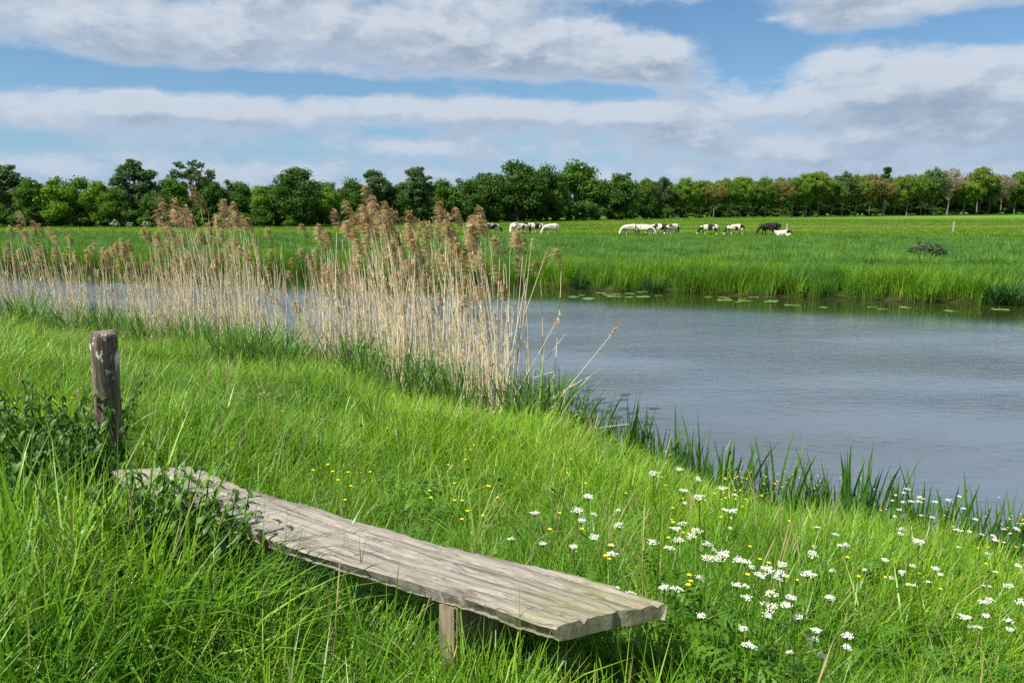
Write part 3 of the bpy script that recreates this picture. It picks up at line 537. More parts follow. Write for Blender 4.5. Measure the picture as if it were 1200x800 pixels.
# ------------------------------------------------------------------ lily pads
V = [(0, 0, .004)]+[(math.cos(a)*.17*(1+.05*math.sin(5*a)), math.sin(a)*.15, .004+.006*math.sin(3*a)) for a in np.linspace(.25, 6.03, 18)]
lily = new_mesh('lily_pad', V, [(0, i_, i_+1) for i_ in range(1, 18)], M['lily'], smooth=False)
pads = [(x_+random.uniform(-9, 9)*(2.5 if x_ > 920 else 1), y_+random.uniform(-2, 2)) for x_, y_ in [(678, 347), (688, 344), (697, 348), (706, 343), (716, 345), (722, 349), (731, 343), (738, 347), (746, 344), (753, 342.5), (760, 347), (768, 345), (838, 350), (846, 348), (855, 351), (864, 350), (873, 352), (882, 351), (890, 349), (899, 352), (907, 350), (915, 352), (925, 356), (965, 360), (1020, 361), (1026, 359), (1065, 362), (1105, 364), (1150, 362)]]
for x_, y_ in pads:
    a_, b_ = at_z(x_, y_, .004); o = link('lily_pad', lily, None, (a_, b_, .003), (0, 0, random.random()*6.28), random.uniform(.8, 1.9)); tag(o, 'pale green lily pad in the %s patch off the far shore' % ('left' if x_ < 800 else 'middle' if x_ < 935 else 'sparse right'), 'lily pad', 'lily pads floating by the far shore')

# ------------------------------------------------------------------ sedge clumps on the far shore, a silvery willow shrub
def clump(name, n, rad, L, W, mat, tilt=.25, bend=1.0, segs=5, prof=None):
    A = Acc(); p = grow_at(n, rad); az = np.arctan2(p[:, 1], p[:, 0])+rng.normal(0, .6, n)
    V, Q, ti, hh = blades(p, az, L*rng.uniform(.6, 1.1, n), W*rng.uniform(.7, 1.2, n), np.abs(rng.normal(tilt, tilt*.5, n)), np.abs(rng.normal(bend, bend*.4, n)), segs, prof, twist=.4); A.add(V, Q, tint=ti, hh=hh); return A.mesh(name, mat)
sed = [clump('sedge_clump', 150, .25, 1.2, .022, M['sedge'], .3, 1.1) for _ in range(2)]
for px, py, s_, lab in [(680, 341, .85, 'dark sedge clump at the far shore nearest the reeds'), (765, 343, .8, 'dark sedge clump behind the lily pads'), (1090, 352, .55, 'small dark sedge tuft at the far waterline'), (1165, 357, 1.0, 'large dark sedge clump drooping to the water at right'), (1187, 358, .9, 'rightmost dark sedge clump on the far shore'), (560, 336, .8, 'dark sedge clump seen through the reed stalks')]:
    x0, y0, z0 = on_ground(px, py); y0 = float(np.interp(x0, FSx[:, 0], FSx[:, 1]))-.05; z0 = 0
    o = link('sedge_clump', random.choice(sed), None, (x0, y0, z0), (0, 0, random.random()*6), s_); tag(o, lab, 'sedge', 'sedge clumps on the far shore')
cm, cs = crown_mesh('willow_crown', foliage('foliage_silvery', (.05, .11, .04), (.16, .22, .11)), 1.3, .1, 1.15, 26, 3000, .085, 55, 'bushy')
x0, y0, z0 = on_ground(1090, 306); make_thing('willow_shrub', [('stem', trunk_mesh('willow_stem', .1, 1.0, cs, .05, 5)), ('foliage', cm)], (x0, y0, z0), (0, 0, 0), (1.1, .8, 1.0), 'low silvery willow shrub in the far bank grass', 'shrub')

# ------------------------------------------------------------------ reeds
def reed_parts(seed, H=3.2, plume=True, leafy_=True):
    r = np.random.default_rng(seed); s = np.linspace(0, 1, 9); lean = r.uniform(-.10, .14); curve = r.uniform(-.07, .03)-.015
    X_ = H*(lean*.35*s+curve*s**3.0); Y_ = H*r.normal(0, .03)*s; P = np.stack([X_, Y_, H*s*.985-.05], 1)
    A = Acc(); V, Q = tube(P, np.interp(s, [0, .6, 1], [.0105, .008, .0035])*r.uniform(.7, 1.15), 4); A.add(V, Q, tint=np.full(len(V), r.random()), hh=np.repeat(s, 4)); stem = A.mesh('reed_stem', M['reed'])
    parts = [('stem', stem)]
    if leafy_:
        A = Acc(); nl = r.integers(2, 5); z = r.uniform(.25, .75, nl); p = np.stack([np.interp(z, s, X_), np.interp(z, s, Y_), z*H], 1)
        V, Q, ti, hh = blades(p, math.pi+r.normal(0, .7, nl), r.uniform(.15, .38, nl), np.full(nl, .011), r.uniform(.3, .9, nl), r.uniform(.6, 1.8, nl), 5); A.add(V, Q, tint=ti, hh=hh); parts.append(('dry_leaf', A.mesh('reed_dry_leaves', M['reed'])))
    if plume:
        tip = P[-1]; A = Acc(); n = 105; wh = r.integers(0, 9, n); u = np.clip((wh+.5)/9+r.normal(0, .018, n), 0, 1); PL = r.uniform(.28, .42)
        base = np.stack([tip[0]+PL*(-.03*u-.20*u**2), tip[1]+0*u, tip[2]-.06+PL*.97*u], 1)
        Lw = (.07+.14*np.sin(np.pi*np.clip(u*.8+.15, 0, 1)))*r.uniform(.6, 1.2, n)
        V, Q, ti, hh = blades(base, math.pi+r.normal(0, .45, n), Lw, r.uniform(.009, .018, n), r.uniform(.75, 1.2, n), r.uniform(.5, 1.3, n), 4, prof=np.array([.3, .8, 1.15, 1.0, .3]), twist=.8); A.add(V, Q, tint=ti, hh=hh)
        uu = np.linspace(0, 1, 7); rp = np.stack([tip[0]+PL*(-.03*uu-.20*uu**2), tip[1]+0*uu, tip[2]-.06+PL*.97*uu], 1)
        V, Q = tube(rp, np.linspace(.003, .001, 7), 3); A.add(V, Q, tint=np.full(len(V), .5), hh=np.full(len(V), .5)); parts.append(('plume', A.mesh('reed_plume', M['plume'])))
    return parts
RP = [reed_parts(500+i_) for i_ in range(14)]
RN = [reed_parts(700+i_, plume=False) for i_ in range(8)]
def join_parts(name, parts):
    Vs = []; Qs = []; mi = []; ti = []; n0 = 0; mats = []
    for _, me in parts:
        V = np.empty(len(me.vertices)*3, np.float32); me.vertices.foreach_get('co', V); Q = np.empty(len(me.loops), np.int32); me.loops.foreach_get('vertex_index', Q); tt_ = np.empty(len(me.vertices), np.float32); me.attributes['tint'].data.foreach_get('value', tt_)
        Vs.append(V.reshape(-1, 3)); Qs.append(Q.reshape(-1, 4)+n0); n0 += len(me.vertices); ti.append(tt_)
        if me.materials[0] not in mats: mats.append(me.materials[0])
        mi += [mats.index(me.materials[0])]*len(me.polygons)
    ti = np.concatenate(ti); return new_mesh(name, np.vstack(Vs), np.vstack(Qs), mats, mi, {'tint': ti, 'hh': ti})
topx = [-40, 0, 30, 60, 100, 150, 190, 215, 245, 275, 310, 330, 360, 385, 405, 430, 460, 480, 500, 515, 535, 555, 580, 600, 620, 640]
topy = [250, 243, 262, 250, 268, 278, 268, 245, 222, 232, 238, 268, 292, 262, 250, 246, 222, 232, 252, 234, 244, 244, 246, 268, 280, 292]
def reed_place(px, s_off, top=None, lo=0):
    """where along the near shore the stalk seen at column px stands, and the height that brings its tip to row top"""
    best = None
    for py in np.arange(380, 560, 1.5):
        x0, y0 = at_z(px, py, .1)
        if s_near(x0, y0) > s_off: best = (x0, y0); break
    x0, y0 = best; r = ray(px, top); zt = CAMZ+r[2]/r[1]*y0; zg = max(float(height(x0, y0)), -.25); return x0, y0, zg, zt-zg
def rzone(px): return ['at the left edge before the bare water', 'in the low stand beyond the wooden post', 'in the tallest stand left of the gap', 'in the low gap between the two tall stands', 'in the dense tall stand before the cows', 'in the loose outer stalks by the open water'][int(np.searchsorted([90, 205, 320, 390, 590], px))]
cnt = 0
for k_ in range(250):
    if k_ < 26: px = topx[k_]; frac = 1.0
    else:
        px = random.choice([random.uniform(-30, 200), random.uniform(-30, 640), random.uniform(195, 330), random.uniform(390, 600), random.uniform(400, 600)]); frac = 1-abs(random.gauss(0, .16))-.03
    ty = float(np.interp(px, topx, topy)); x0, y0, z0, H = reed_place(px, random.uniform(-.9, .5), ty); H *= frac
    if px > 596 and k_ >= 26 and random.random() < .5: continue
    pr = RP[k_ % 14]
    make_thing('reed', pr, (x0, y0, z0), (random.gauss(0, .03), random.gauss(0, .035)-(.03 if px < 320 else 0)+(.05 if px > 580 else 0), random.gauss(0, .2)), H/3.35, '%s bleached reed stalk with brown plume %s' % ('tall' if frac > .9 else 'shorter', rzone(px)), 'reed', 'bleached reed stalks on the near bank'); cnt += 1
# the rest of the stand: more stalks than one could count, some with plumes
Ps = []; Ss = []; I = []
RJ = [join_parts('reed_plain', p_) for p_ in RN]+[join_parts('reed_plumed', p_) for p_ in RP[:8]]
bunch = [(random.choice([random.uniform(-60, 200), random.uniform(-60, 600), random.uniform(195, 400), random.uniform(395, 600)]), random.uniform(-1.0, .8), random.uniform(.5, 1)) for _ in range(330)]
for k_ in range(1450):
    bc = random.choice(bunch); px = min(bc[0]+random.gauss(0, 5), 606+random.uniform(0, 12))
    ty = float(np.interp(px, topx, topy)); x0, y0, z0, H = reed_place(px, bc[1]+random.gauss(0, .1), ty); H *= bc[2]**.5; Ps.append((x0, y0, z0)); pl = random.random() < .16
    Ss.append(H/3.3*(random.uniform(.45, 1.0) if not pl else random.uniform(.6, .95))); I.append(random.randrange(8, 16) if pl else random.randrange(8))
Ps = np.array(Ps); scatter('reed_bed', RJ, Ps, rng.normal(0, .5, len(Ps)), np.array(Ss), 'dense mass of thin bleached reed stalks along the near shore', tilt=.07, idx=np.array(I))
# fallen and leaning stalks at the right end of the stand
def stalk(pa, pb, za, zb, r0=.009, bend=0, plume=False):
    a_ = np.array([*at_z(*pa, za), za]); 
    rb = ray(*pb); yb = a_[1]-.3; b_ = np.array([rb[0]/rb[1]*yb, yb, CAMZ+rb[2]/rb[1]*yb]); s = np.linspace(0, 1, 8)[:, None]; P = a_+(b_-a_)*s+np.array([0, 0, bend])*np.sin(s*math.pi)
    A = Acc(); V, Q = tube(P-a_, np.linspace(r0, r0*.45, 8), 5); A.add(V, Q, tint=np.full(len(V), random.random()), hh=np.zeros(len(V))); parts = [('stem', A.mesh('leaning_stem', M['reed']))]
    if plume:
        n = 60; u = rng.random(n); d = (b_-a_)/np.linalg.norm(b_-a_); base = (b_-a_)[None, :]-d[None, :]*.02+d[None, :]*u[:, None]*.17; A = Acc(); V, Q, ti, hh = blades(base, rng.normal(0.2, .8, n), rng.uniform(.03, .07, n), np.full(n, .012), rng.uniform(.3, 1.2, n), rng.uniform(0, .6, n), 4); A.add(V, Q, tint=ti, hh=hh); parts.append(('plume', A.mesh('leaning_plume', M['plume'])))
    return a_, parts
for pa, pb, bd, pl, lab in [((618, 505), (716, 384), .0, True, 'longest leaning reed stalk ending in a dark frayed plume'), ((592, 480), (662, 384), .02, False, 'pale reed stalk leaning right above the bent one'), ((562, 470), (658, 425), .08, False, 'reed stalk bent nearly flat over the water'), ((600, 490), (690, 433), .04, False, 'low curved reed stalk leaning over the water'),
                        ((632, 508), (737, 488), .03, False, 'fallen pale reed stalk lying across the iris leaves'), ((585, 490), (650, 372), 0, True, 'slightly leaning stalk with broken frayed tip'), ((610, 500), (650, 430), .0, False, 'short leaning stalk at the right end of the reeds'), ((570, 480), (636, 300), -.04, True, 'rightmost upright reed stalk with a thin plume'), ((600, 490), (622, 285), .0, True, 'upright reed stalk second from the right end'), ((600, 495), (676, 440), .02, False, 'thin stalk half fallen beside the longest leaning one')]:
    a_, parts = stalk(pa, pb, .35, 0, bend=bd, plume=pl); make_thing('reed', parts, tuple(a_-np.array([0, 0, .1])), (0, 0, 0), 1, lab, 'reed', 'leaning reed stalks by the open water')
# green reed shoots at their foot
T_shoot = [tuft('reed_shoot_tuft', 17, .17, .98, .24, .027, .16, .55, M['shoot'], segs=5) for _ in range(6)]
n = 9000; x = rng.uniform(-30, 2.2, n); y = rng.uniform(9, 36, n); s = s_near(x, y); k = (s > -.35) & (s < 1.8+.5*np.sin(x*1.1)) & visible(x, y, .2) & (x < .9+.2*s); x, y = x[k], y[k]
scatter('reed_shoots', T_shoot, np.stack([x, y, np.maximum(height(x, y), -.1)-.02], 1), rng.random(len(x))*6.28, rng.uniform(.55, 1.05, len(x)), 'young green reed shoots at the foot of the bleached stalks', tilt=.1)
# dry litter among them
T_dry = [tuft('dry_tuft', 22, .14, .6, .2, .009, .3, .6, M['reed'], segs=4) for _ in range(4)]
n = 1900; x = rng.uniform(-26, 1.2, n); y = rng.uniform(9, 30, n); s = s_near(x, y); k = (s > -.4) & (s < 1.3) & visible(x, y, .2); x, y = x[k], y[k]
scatter('dry_reed_litter', T_dry, np.stack([x, y, np.maximum(height(x, y), 0)-.02], 1), rng.random(len(x))*6.28, rng.uniform(.5, 1.1, len(x)), 'broken straw coloured reed litter at the foot of the reeds', tilt=.3)

# ------------------------------------------------------------------ iris clumps on the near shore
ir = [clump('iris_clump', int(rng.integers(7, 13)), .19, .95, .032, M['iris'], .10, .32, 6, np.array([.8, 1, 1, .95, .8, .55, .04])) for _ in range(6)]
for k_ in range(104):
    px = 635+580*((k_+.5)/104)+random.uniform(-5, 5); x0 = None
    for py in np.arange(440, 700, 1.5):
        a_, b_ = at_z(px, py, 0)
        if s_near(a_, b_) > random.uniform(-.5, .2): x0, y0 = a_, b_; break
    ht = random.choice([random.uniform(.6, .9), random.uniform(.8, 1.2)])
    o = link('iris_clump', random.choice(ir), None, (x0, y0, max(float(height(x0, y0)), -.15)), (0, 0, random.random()*6.28), (ht*.9, ht*.9, ht))
    tag(o, 'upright dark green iris leaves %s' % ('beside the fallen reed stalk' if px < 760 else 'just past the fallen reed stalk tip' if px < 840 else 'behind the densest yellow buttercups' if px < 940 else 'before the open water right of the buttercups' if px < 1040 else 'at the water behind the white flowers' if px < 1140 else 'at the right edge of the near shore'), 'iris', 'iris clumps along the near shore')

# ------------------------------------------------------------------ wooden post
m, t = material('weathered_post_wood'); tc = t.node('ShaderNodeTexCoord').outputs['Object']; sp = t.node('ShaderNodeSeparateXYZ', {0: tc})
g1 = t.noise(t.vmath('MULTIPLY', tc, (30, 30, 3.2)), 1, 8, .65, .5); g2 = t.noise(tc, 9, 6, .65); g3 = t.noise(t.vmath('MULTIPLY', tc, (1, 1, .6)), 22, 6, .7)
c = t.mix(t.ramp(g1, .35, .65), (.045, .036, .030), (.30, .24, .19)); c = t.mix(t.math('MULTIPLY', t.ramp(g2, .45, .62), .5), c, (.17, .11, .10))
c = t.mix(t.math('MULTIPLY', t.ramp(g2, .55, .40), .5), c, (.09, .10, .04))
lich = t.math('MULTIPLY', t.ramp(g3, .56, .62), t.ramp(t.math('ADD', sp.outputs[2], t.math('MULTIPLY', g2, .5)), .95, 1.2)); c = t.mix(lich, c, (.66, .64, .58))
p = t.node('ShaderNodeBsdfPrincipled', {'Base Color': c, 'Roughness': .85, 'Specular IOR Level': .2, 'Normal': t.node('ShaderNodeBump', {'Strength': 1, 'Distance': .022, 'Height': g1}).outputs[0]}); t.l.new(p.outputs[0], t.out.inputs[0]); M['post'] = m
rt = ray(123, 388); ztop = CAMZ+rt[2]/rt[1]*POST[1]; zg = float(height(*POST)); PH = ztop-zg; pr_ = 34.5/F*math.hypot(*POST)/2*.74
nz, na = 70, 48; z = np.concatenate([np.linspace(-.3, PH-.03, nz), [PH-.012, PH-.002, PH]]); V = []
for zi in z:
    top_ = np.interp(zi, [PH-.03, PH-.012, PH-.002, PH], [1, .95, .80, .5]) if zi > PH-.03 else 1
    for k_ in range(na):
        a_ = 2*math.pi*k_/na; crack = sum(dp*math.exp(-((math.remainder(a_-c0+.12*math.sin(zi*5+c0), 2*math.pi))/wd)**2)*max(0, math.sin(zi*sf+c0*3)+.6) for c0, dp, wd, sf in [(4.3, .05, .06, 5), (5.1, .09, .05, 3), (3.6, .05, .05, 7), (4.8, .05, .04, 6), (5.6, .05, .06, 4), (1.2, .07, .05, 3)])
        rr = pr_*top_*(1+.025*math.sin(a_*3+zi*2)+.02*math.sin(a_*7+zi*6)-crack-.03*max(0, math.sin(zi*9+a_*2))**4); V.append((rr*math.cos(a_), rr*math.sin(a_), zi+(.006*math.sin(a_*2) if zi > PH-.02 else 0)))
Q = [(i_*na+j, i_*na+(j+1) % na, (i_+1)*na+(j+1) % na, (i_+1)*na+j) for i_ in range(len(z)-1) for j in range(na)]+[tuple((len(z)-1)*na+j for j in range(na))]
post = link('wooden_post', new_mesh('wooden_post', V, Q, M['post'], smooth=True), None, (POST[0]-.03, POST[1], zg), (0, .042, 0)); tag(post, 'weathered round wooden post with white lichen on its top beyond the bench', 'post')

# ------------------------------------------------------------------ bench
m, t = material('weathered_bench_wood'); tc = t.node('ShaderNodeTexCoord').outputs['Object']; sp = t.node('ShaderNodeSeparateXYZ', {0: tc})
wv = t.vmath('ADD', t.vmath('MULTIPLY', tc, (1.3, 24, 20)), t.vmath('MULTIPLY', t.noise(t.vmath('MULTIPLY', tc, (2, 5, 5)), 1, 3, .5, 0, 1), (1.2, 1.4, 0)))
g1 = t.noise(wv, 1.5, 10, .78); g2 = t.noise(t.vmath('ADD', t.vmath('MULTIPLY', tc, (3.2, 105, 60)), t.vmath('MULTIPLY', t.noise(tc, 5, 2, .5, 0, 1), (0, 9, 0))), 1, 7, .78, .6); g3 = t.noise(tc, 3.2, 6, .65); g4 = t.noise(t.vmath('MULTIPLY', tc, (14, 50, 50)), 1, 6, .7)
c = t.mix(t.ramp(g1, .33, .58), (.095, .083, .068), (.30, .272, .228)); gg = t.noise(t.vmath('MULTIPLY', tc, (4, 14, 14)), 1, 7, .7); c = t.mix(t.math('MULTIPLY', t.ramp(gg, .55, .72), .6), c, (.12, .105, .09)); c = t.mix(t.math('MULTIPLY', t.ramp(g2, .48, .38), .85), c, (.055, .043, .034))
c = t.mix(t.math('MULTIPLY', t.ramp(g3, .52, .72), .6), c, (.35, .32, .275)); c = t.mix(t.math('MULTIPLY', t.ramp(g4, .60, .72), .5), c, (.55, .50, .44))
moss = t.math('MULTIPLY', t.ramp(t.math('ADD', sp.outputs[0], t.math('MULTIPLY', g3, 1.4)), BL+.22, BL+.75), t.ramp(g4, .35, .6)); c = t.mix(t.math('MULTIPLY', moss, .7), c, (.16, .17, .05))
hgt = t.math('ADD', t.math('MULTIPLY', g1, .7), t.math('MULTIPLY', g2, .6))
p = t.node('ShaderNodeBsdfPrincipled', {'Base Color': c, 'Roughness': .85, 'Specular IOR Level': .2, 'Normal': t.node('ShaderNodeBump', {'Strength': 1, 'Distance': .0022, 'Height': hgt}).outputs[0]}); t.l.new(p.outputs[0], t.out.inputs[0]); M['bench'] = m
ang = math.atan2(ax[1], ax[0]); bench = tag(link('bench', None, None, (endf[0], endf[1], SEAT), (0, 0, ang)), 'rustic weathered grey plank bench half swallowed by grass', 'bench')
Lu = np.array([bench_uv(*p_) for p_ in LO]); Uu = np.array([bench_uv(*p_) for p_ in UP])
NS_, NW = 260, 30; th = .052; Vt = []; Vb = []
e0a, e1a = Lu[0][0], Lu[-1][0]; e0b, e1b = Uu[0][0], Uu[-1][0]
r2 = np.random.default_rng(3); rough = np.convolve(r2.normal(0, 1, NS_+40), np.ones(9)/9, 'same')[20:20+NS_]; rough2 = np.convolve(r2.normal(0, 1, NS_+40), np.ones(5)/5, 'same')[20:20+NS_]
r3 = r2.normal(0, 1, NW)
for i_ in range(NS_):
    q = i_/(NS_-1)
    for j in range(NW):
        v_ = j/(NW-1); u0 = (1-v_)*(e0a+q*(e1a-e0a))+v_*(e0b+q*(e1b-e0b))
        if q > .985 and v_ > .52: u0 -= .0
        vl = np.interp(u0, Lu[:, 0], Lu[:, 1])+rough[i_]*.012; vh = np.interp(u0, Uu[:, 0], Uu[:, 1])+rough2[i_]*.008
        yv = vl+(vh-vl)*v_
        if v_ > .55 and v_ < .62 and q > .93: u0 -= .012
        u0 += (.003*math.sin(v_*9+1)+.0012*r3[j])*(1 if q in (0, 1) else 0)
        zz = .003*math.sin(u0*3.1+1)+.0022*r3[j]*math.sin(u0*2.1+j)**2
        for (c0, c1, cv) in [(.2, 1.1, .07), (1.2, 2.2, -.02), (.6, 1.8, .13), (1.7, 2.6, .06), (.0, .7, -.05), (1.9, 2.9, .11), (1.5, 2.9, -.09), (.9, 1.6, .02)]:
            if c0 < u0 < c1: zz -= .018*math.exp(-((yv-cv-.02*math.sin(u0*3))/.0055)**2)*math.sin((u0-c0)/(c1-c0)*math.pi)
        edge = min(v_, 1-v_); zz -= .010*max(0, 1-edge/.05)*(1+rough[i_])
        Vt.append((u0, yv, zz)); inset = .018*(1 if v_ == 0 else -1 if v_ == 1 else 0)*(1+rough[i_]*.8); Vb.append((u0, yv+inset, -th+.004*rough2[i_]))
N = NS_*NW; V = Vt+Vb; Q = []
for i_ in range(NS_-1):
    for j in range(NW-1): a_ = i_*NW+j; Q.append((a_, a_+NW, a_+NW+1, a_+1)); Q.append((N+a_, N+a_+1, N+a_+NW+1, N+a_+NW))
    a_ = i_*NW; Q.append((a_, N+a_, N+a_+NW, a_+NW)); b_ = a_+NW-1; Q.append((b_, b_+NW, N+b_+NW, N+b_))
for j in range(NW-1): Q.append((j, j+1, N+j+1, N+j)); a_ = (NS_-1)*NW+j; Q.append((a_, N+a_, N+a_+1, a_+1))
me = new_mesh('seat', V, Q, M['bench']); bmx = bmesh.new(); bmx.from_mesh(me); bmesh.ops.recalc_face_normals(bmx, faces=bmx.faces); bmx.to_mesh(me); bmx.free(); me.polygons.foreach_set('use_smooth', [len(Vt) > 0]*len(me.polygons))
try: me.set_sharp_from_angle(angle=R(50))
except Exception: pass
link('seat', me, bench)
m_leg = plain('bench_leg_wood', (.09, .07, .05), .85, .2, (.30, .235, .16), 5, .006, 'Object', (6, 6, 1))
def rbox(name, sx, sy, sz, mat, bev=.008, rot=None, off=(0, 0, 0), taper=1):
    b = bmesh.new(); bmesh.ops.create_cube(b, size=1)
    for v in b.verts: v.co = Vector((v.co.x*sx, v.co.y*sy*(taper if v.co.z < 0 else 1), v.co.z*sz))
    bmesh.ops.bevel(b, geom=b.edges[:], offset=bev, segments=2, affect='EDGES')
    if rot: bmesh.ops.rotate(b, verts=b.verts, matrix=Euler(rot).to_matrix())
    bmesh.ops.translate(b, verts=b.verts, vec=off); me = bpy.data.meshes.new(name); b.to_mesh(me); b.free(); me.materials.append(mat); return me
gz = CREST-SEAT
for u_, nm in [(BL-.52, 'leg'), (.45, 'far_leg')]:
    vc = float((np.interp(u_, Lu[:, 0], Lu[:, 1])+np.interp(u_, Uu[:, 0], Uu[:, 1]))/2)
    link('leg', rbox('bench_leg', .075, .27, .62, m_leg, off=(u_, vc, -th-.31), taper=1.1), bench)
    if nm == 'far_leg': link('brace', rbox('bench_brace', .045, .24, .60, m_leg, rot=(0, R(14), 0), off=(u_+.13, vc+.02, -th-.315)), bench)

# ------------------------------------------------------------------ nettles, docks
def leaf_mesh(A, p, az, pitch, L, W, folds=.25, serr=0):
    """one broad leaf: 2 x n quads folded along the midrib, drooping"""
    n = 6; s = np.linspace(0, 1, n+1); w_ = W*np.sin(np.pi*np.clip(s*.93+.07, 0, 1))**.8*(1-.25*s); th_ = pitch+1.0*s
    mid = (th_[1:]+th_[:-1])/2; hor = np.concatenate([[0], np.cumsum(np.cos(mid))*L/n]); ver = -np.concatenate([[0], np.cumsum(np.sin(mid))*L/n])
    c_, s_ = math.cos(az), math.sin(az); C = np.stack([p[0]+hor*c_, p[1]+hor*s_, p[2]+ver], 1); sd_ = np.array([-s_, c_, 0])
    z = np.array([0, 0, 1.]); w_ = w_*(1+serr*np.where(np.arange(n+1) % 2, 1, -1))
    Lf = C+sd_*w_[:, None]+z*(folds*w_)[:, None]; Rt = C-sd_*w_[:, None]+z*(folds*w_)[:, None]
    V = np.stack([Lf, C, Rt], 1).reshape(-1, 3); b = np.arange(n)*3; Q = np.concatenate([np.stack([b, b+3, b+4, b+1], 1), np.stack([b+1, b+4, b+5, b+2], 1)])
    A.add(V, Q, tint=np.full(len(V), random.random()), hh=np.repeat(s, 3))
def nettle(seed):
    random.seed(seed); H = random.uniform(.6, .8); s = np.linspace(0, 1, 7); bx, by = random.uniform(-.12, .12), random.uniform(-.12, .12); P = np.stack([bx*s**2, by*s**2, H*s], 1)
    A = Acc(); V, Q = tube(P, np.linspace(.004, .002, 7), 5); A.add(V, Q, tint=np.full(len(V), .8), hh=np.zeros(len(V))); st = A.mesh('nettle_stem', M['nettle'])
    A = Acc(); az0 = random.random()*6
    for k_ in range(11):
        q = .22+.78*k_/10; p_ = np.array([np.interp(q, s, P[:, 0]), np.interp(q, s, P[:, 1]), q*H]); sz = np.interp(q, [.2, .6, 1], [.075, .095, .035])
        for side in (0, math.pi): leaf_mesh(A, p_, az0+k_*math.pi/2+side+random.uniform(-.3, .3), random.uniform(-.1, .8), sz*random.uniform(.85, 1.25), sz*.23, serr=.22)
        for side in (.8, 2.4, 4.0): leaf_mesh(A, p_, az0+side+random.uniform(-.5, .5), random.uniform(.3, 1.0), sz*.5, sz*.10)
    return [('stem', st), ('foliage', A.mesh('nettle_leaves', M['nettle']))]
NE = [nettle(40+i_) for i_ in range(5)]; random.seed(99)
npos = []
for k_ in range(120):
    px = random.gauss(62, 50); py = random.gauss(590, 38); npos.append((px, py, ('leftmost in the clump by the bench' if px < 30 else 'in the middle of the left clump' if px < 85 else 'on the post side of the left clump')+(', rear row' if py < 590 else ', front row')))
for k_ in range(26): npos.append((240, 640, 'rising over the front edge of the plank'))
for k_ in range(14): npos.append((random.uniform(300, 480), random.uniform(690, 760), 'in the shade below the bench plank'))
for k_ in range(3): npos.append((random.uniform(140, 175), random.uniform(535, 560), 'around the foot of the wooden post'))
for px, py, lb in npos:
    x0, y0, z0 = on_ground(px, py+(55 if 'left' in lb else 40))
    if math.hypot(x0, y0) < 1.9: continue
    u_, v_ = bench_uv(np.array([x0]), np.array([y0])); sc_ = random.uniform(.85, 1.2)
    if 'foot' in lb: x0, y0 = POST[0]+random.uniform(.05, .35), POST[1]+random.uniform(-.3, -.12); z0 = float(height(x0, y0)); sc_ = random.uniform(.35, .5)
    elif 'rising' in lb: q_ = endf+ax*random.uniform(.50, 1.0)+nrm*random.uniform(-.42, -.22); x0, y0 = q_; z0 = float(height(x0, y0)); sc_ = random.uniform(.95, 1.2)
    elif -.1 < u_[0] < BL+.1 and v_[0] > -.27: sc_ *= .45
    make_thing('nettle', random.choice(NE), (x0, y0, z0-.01), (random.gauss(0, .12), random.gauss(0, .12), random.random()*6.28), sc_, 'dark green leafy nettle '+lb, 'nettle', 'nettles around the bench')
def dock(seed):
    random.seed(seed); A = Acc()
    for k_ in range(9): leaf_mesh(A, np.array([0, 0, .02]), k_*2.4+random.uniform(-.3, .3), random.uniform(-1.25, -.6), random.uniform(.22, .36), .055, .2)
    return A.mesh('dock_leaves', M['dock'])
DK = [dock(60+i_) for i_ in range(3)]; random.seed(123)
for px, py, lb in [(335, 700, 'broad leaved dock under the middle of the bench'), (372, 712, 'broad leaved dock in the bench shade beside the dry grass'), (205, 735, 'broad leaved dock among the long grass lower left'), (690, 770, 'broad leaved dock below the near end of the bench')]:
    x0, y0, z0 = on_ground(px, py+25); o = link('dock_plant', random.choice(DK), None, (x0, y0, z0), (0, 0, random.random()*6), 1.1); tag(o, lb, 'dock plant', 'dock plants by the bench')

# ------------------------------------------------------------------ broad weeds and dead straw mixed into the meadow
def weed(seed):
    random.seed(seed); A = Acc()
    for k_ in range(14): leaf_mesh(A, np.array([random.gauss(0, .03), random.gauss(0, .03), random.uniform(.05, .26)]), k_*2.4, random.uniform(-.9, .1), random.uniform(.06, .12), random.uniform(.012, .024), .15)
    return A.mesh('weed_leaves', M['weed'])
M['weed'] = leafy('broad_weed_leaf', [(.04, .12, .012), (.08, .19, .016), (.12, .24, .03)], .3, .45, .4, objrand=.6)
WD = [weed(300+i_) for i_ in range(6)]
n = 1350; x = rng.uniform(-8, 8, n); y = rng.uniform(1.6, 11, n); u_, v_ = bench_uv(x, y); k = (s_near(x, y) > .5) & visible(x, y, .15) & ~((u_ > -.15) & (u_ < BL+.1) & (v_ > -.2) & (v_ < .25)) & (np.sin(x*1.7+1)*np.sin(y*1.9) > -.35); x, y = x[k], y[k]
scatter('meadow_weeds', WD, np.stack([x, y, height(x, y)], 1), rng.random(len(x))*6.28, rng.uniform(.65, 1.15, len(x)), 'broad leaved weeds mixed through the meadow grass', tilt=.15)
M['deadgrass'] = leafy('dead_grass_straw', [(.30, .24, .11), (.42, .34, .18), (.26, .17, .10)], .2, .7, .2, objrand=.3)
DS = [tuft('dead_straw_tuft', 5, .07, .50, .1, .0032, .25, .9, M['deadgrass'], segs=5, seeds=2, smat=M['deadgrass']) for _ in range(4)]
n = 1700; x = rng.uniform(-16, 8, n); y = rng.uniform(1.8, 18, n); k = (s_near(x, y) > .3) & visible(x, y, .15) & (np.hypot(x, y) > 2); x, y = x[k], y[k]; u_, v_ = bench_uv(x, y); k = ~((u_ > -.15) & (u_ < BL+.1) & (v_ > -.25) & (v_ < .25)); x, y = x[k], y[k]
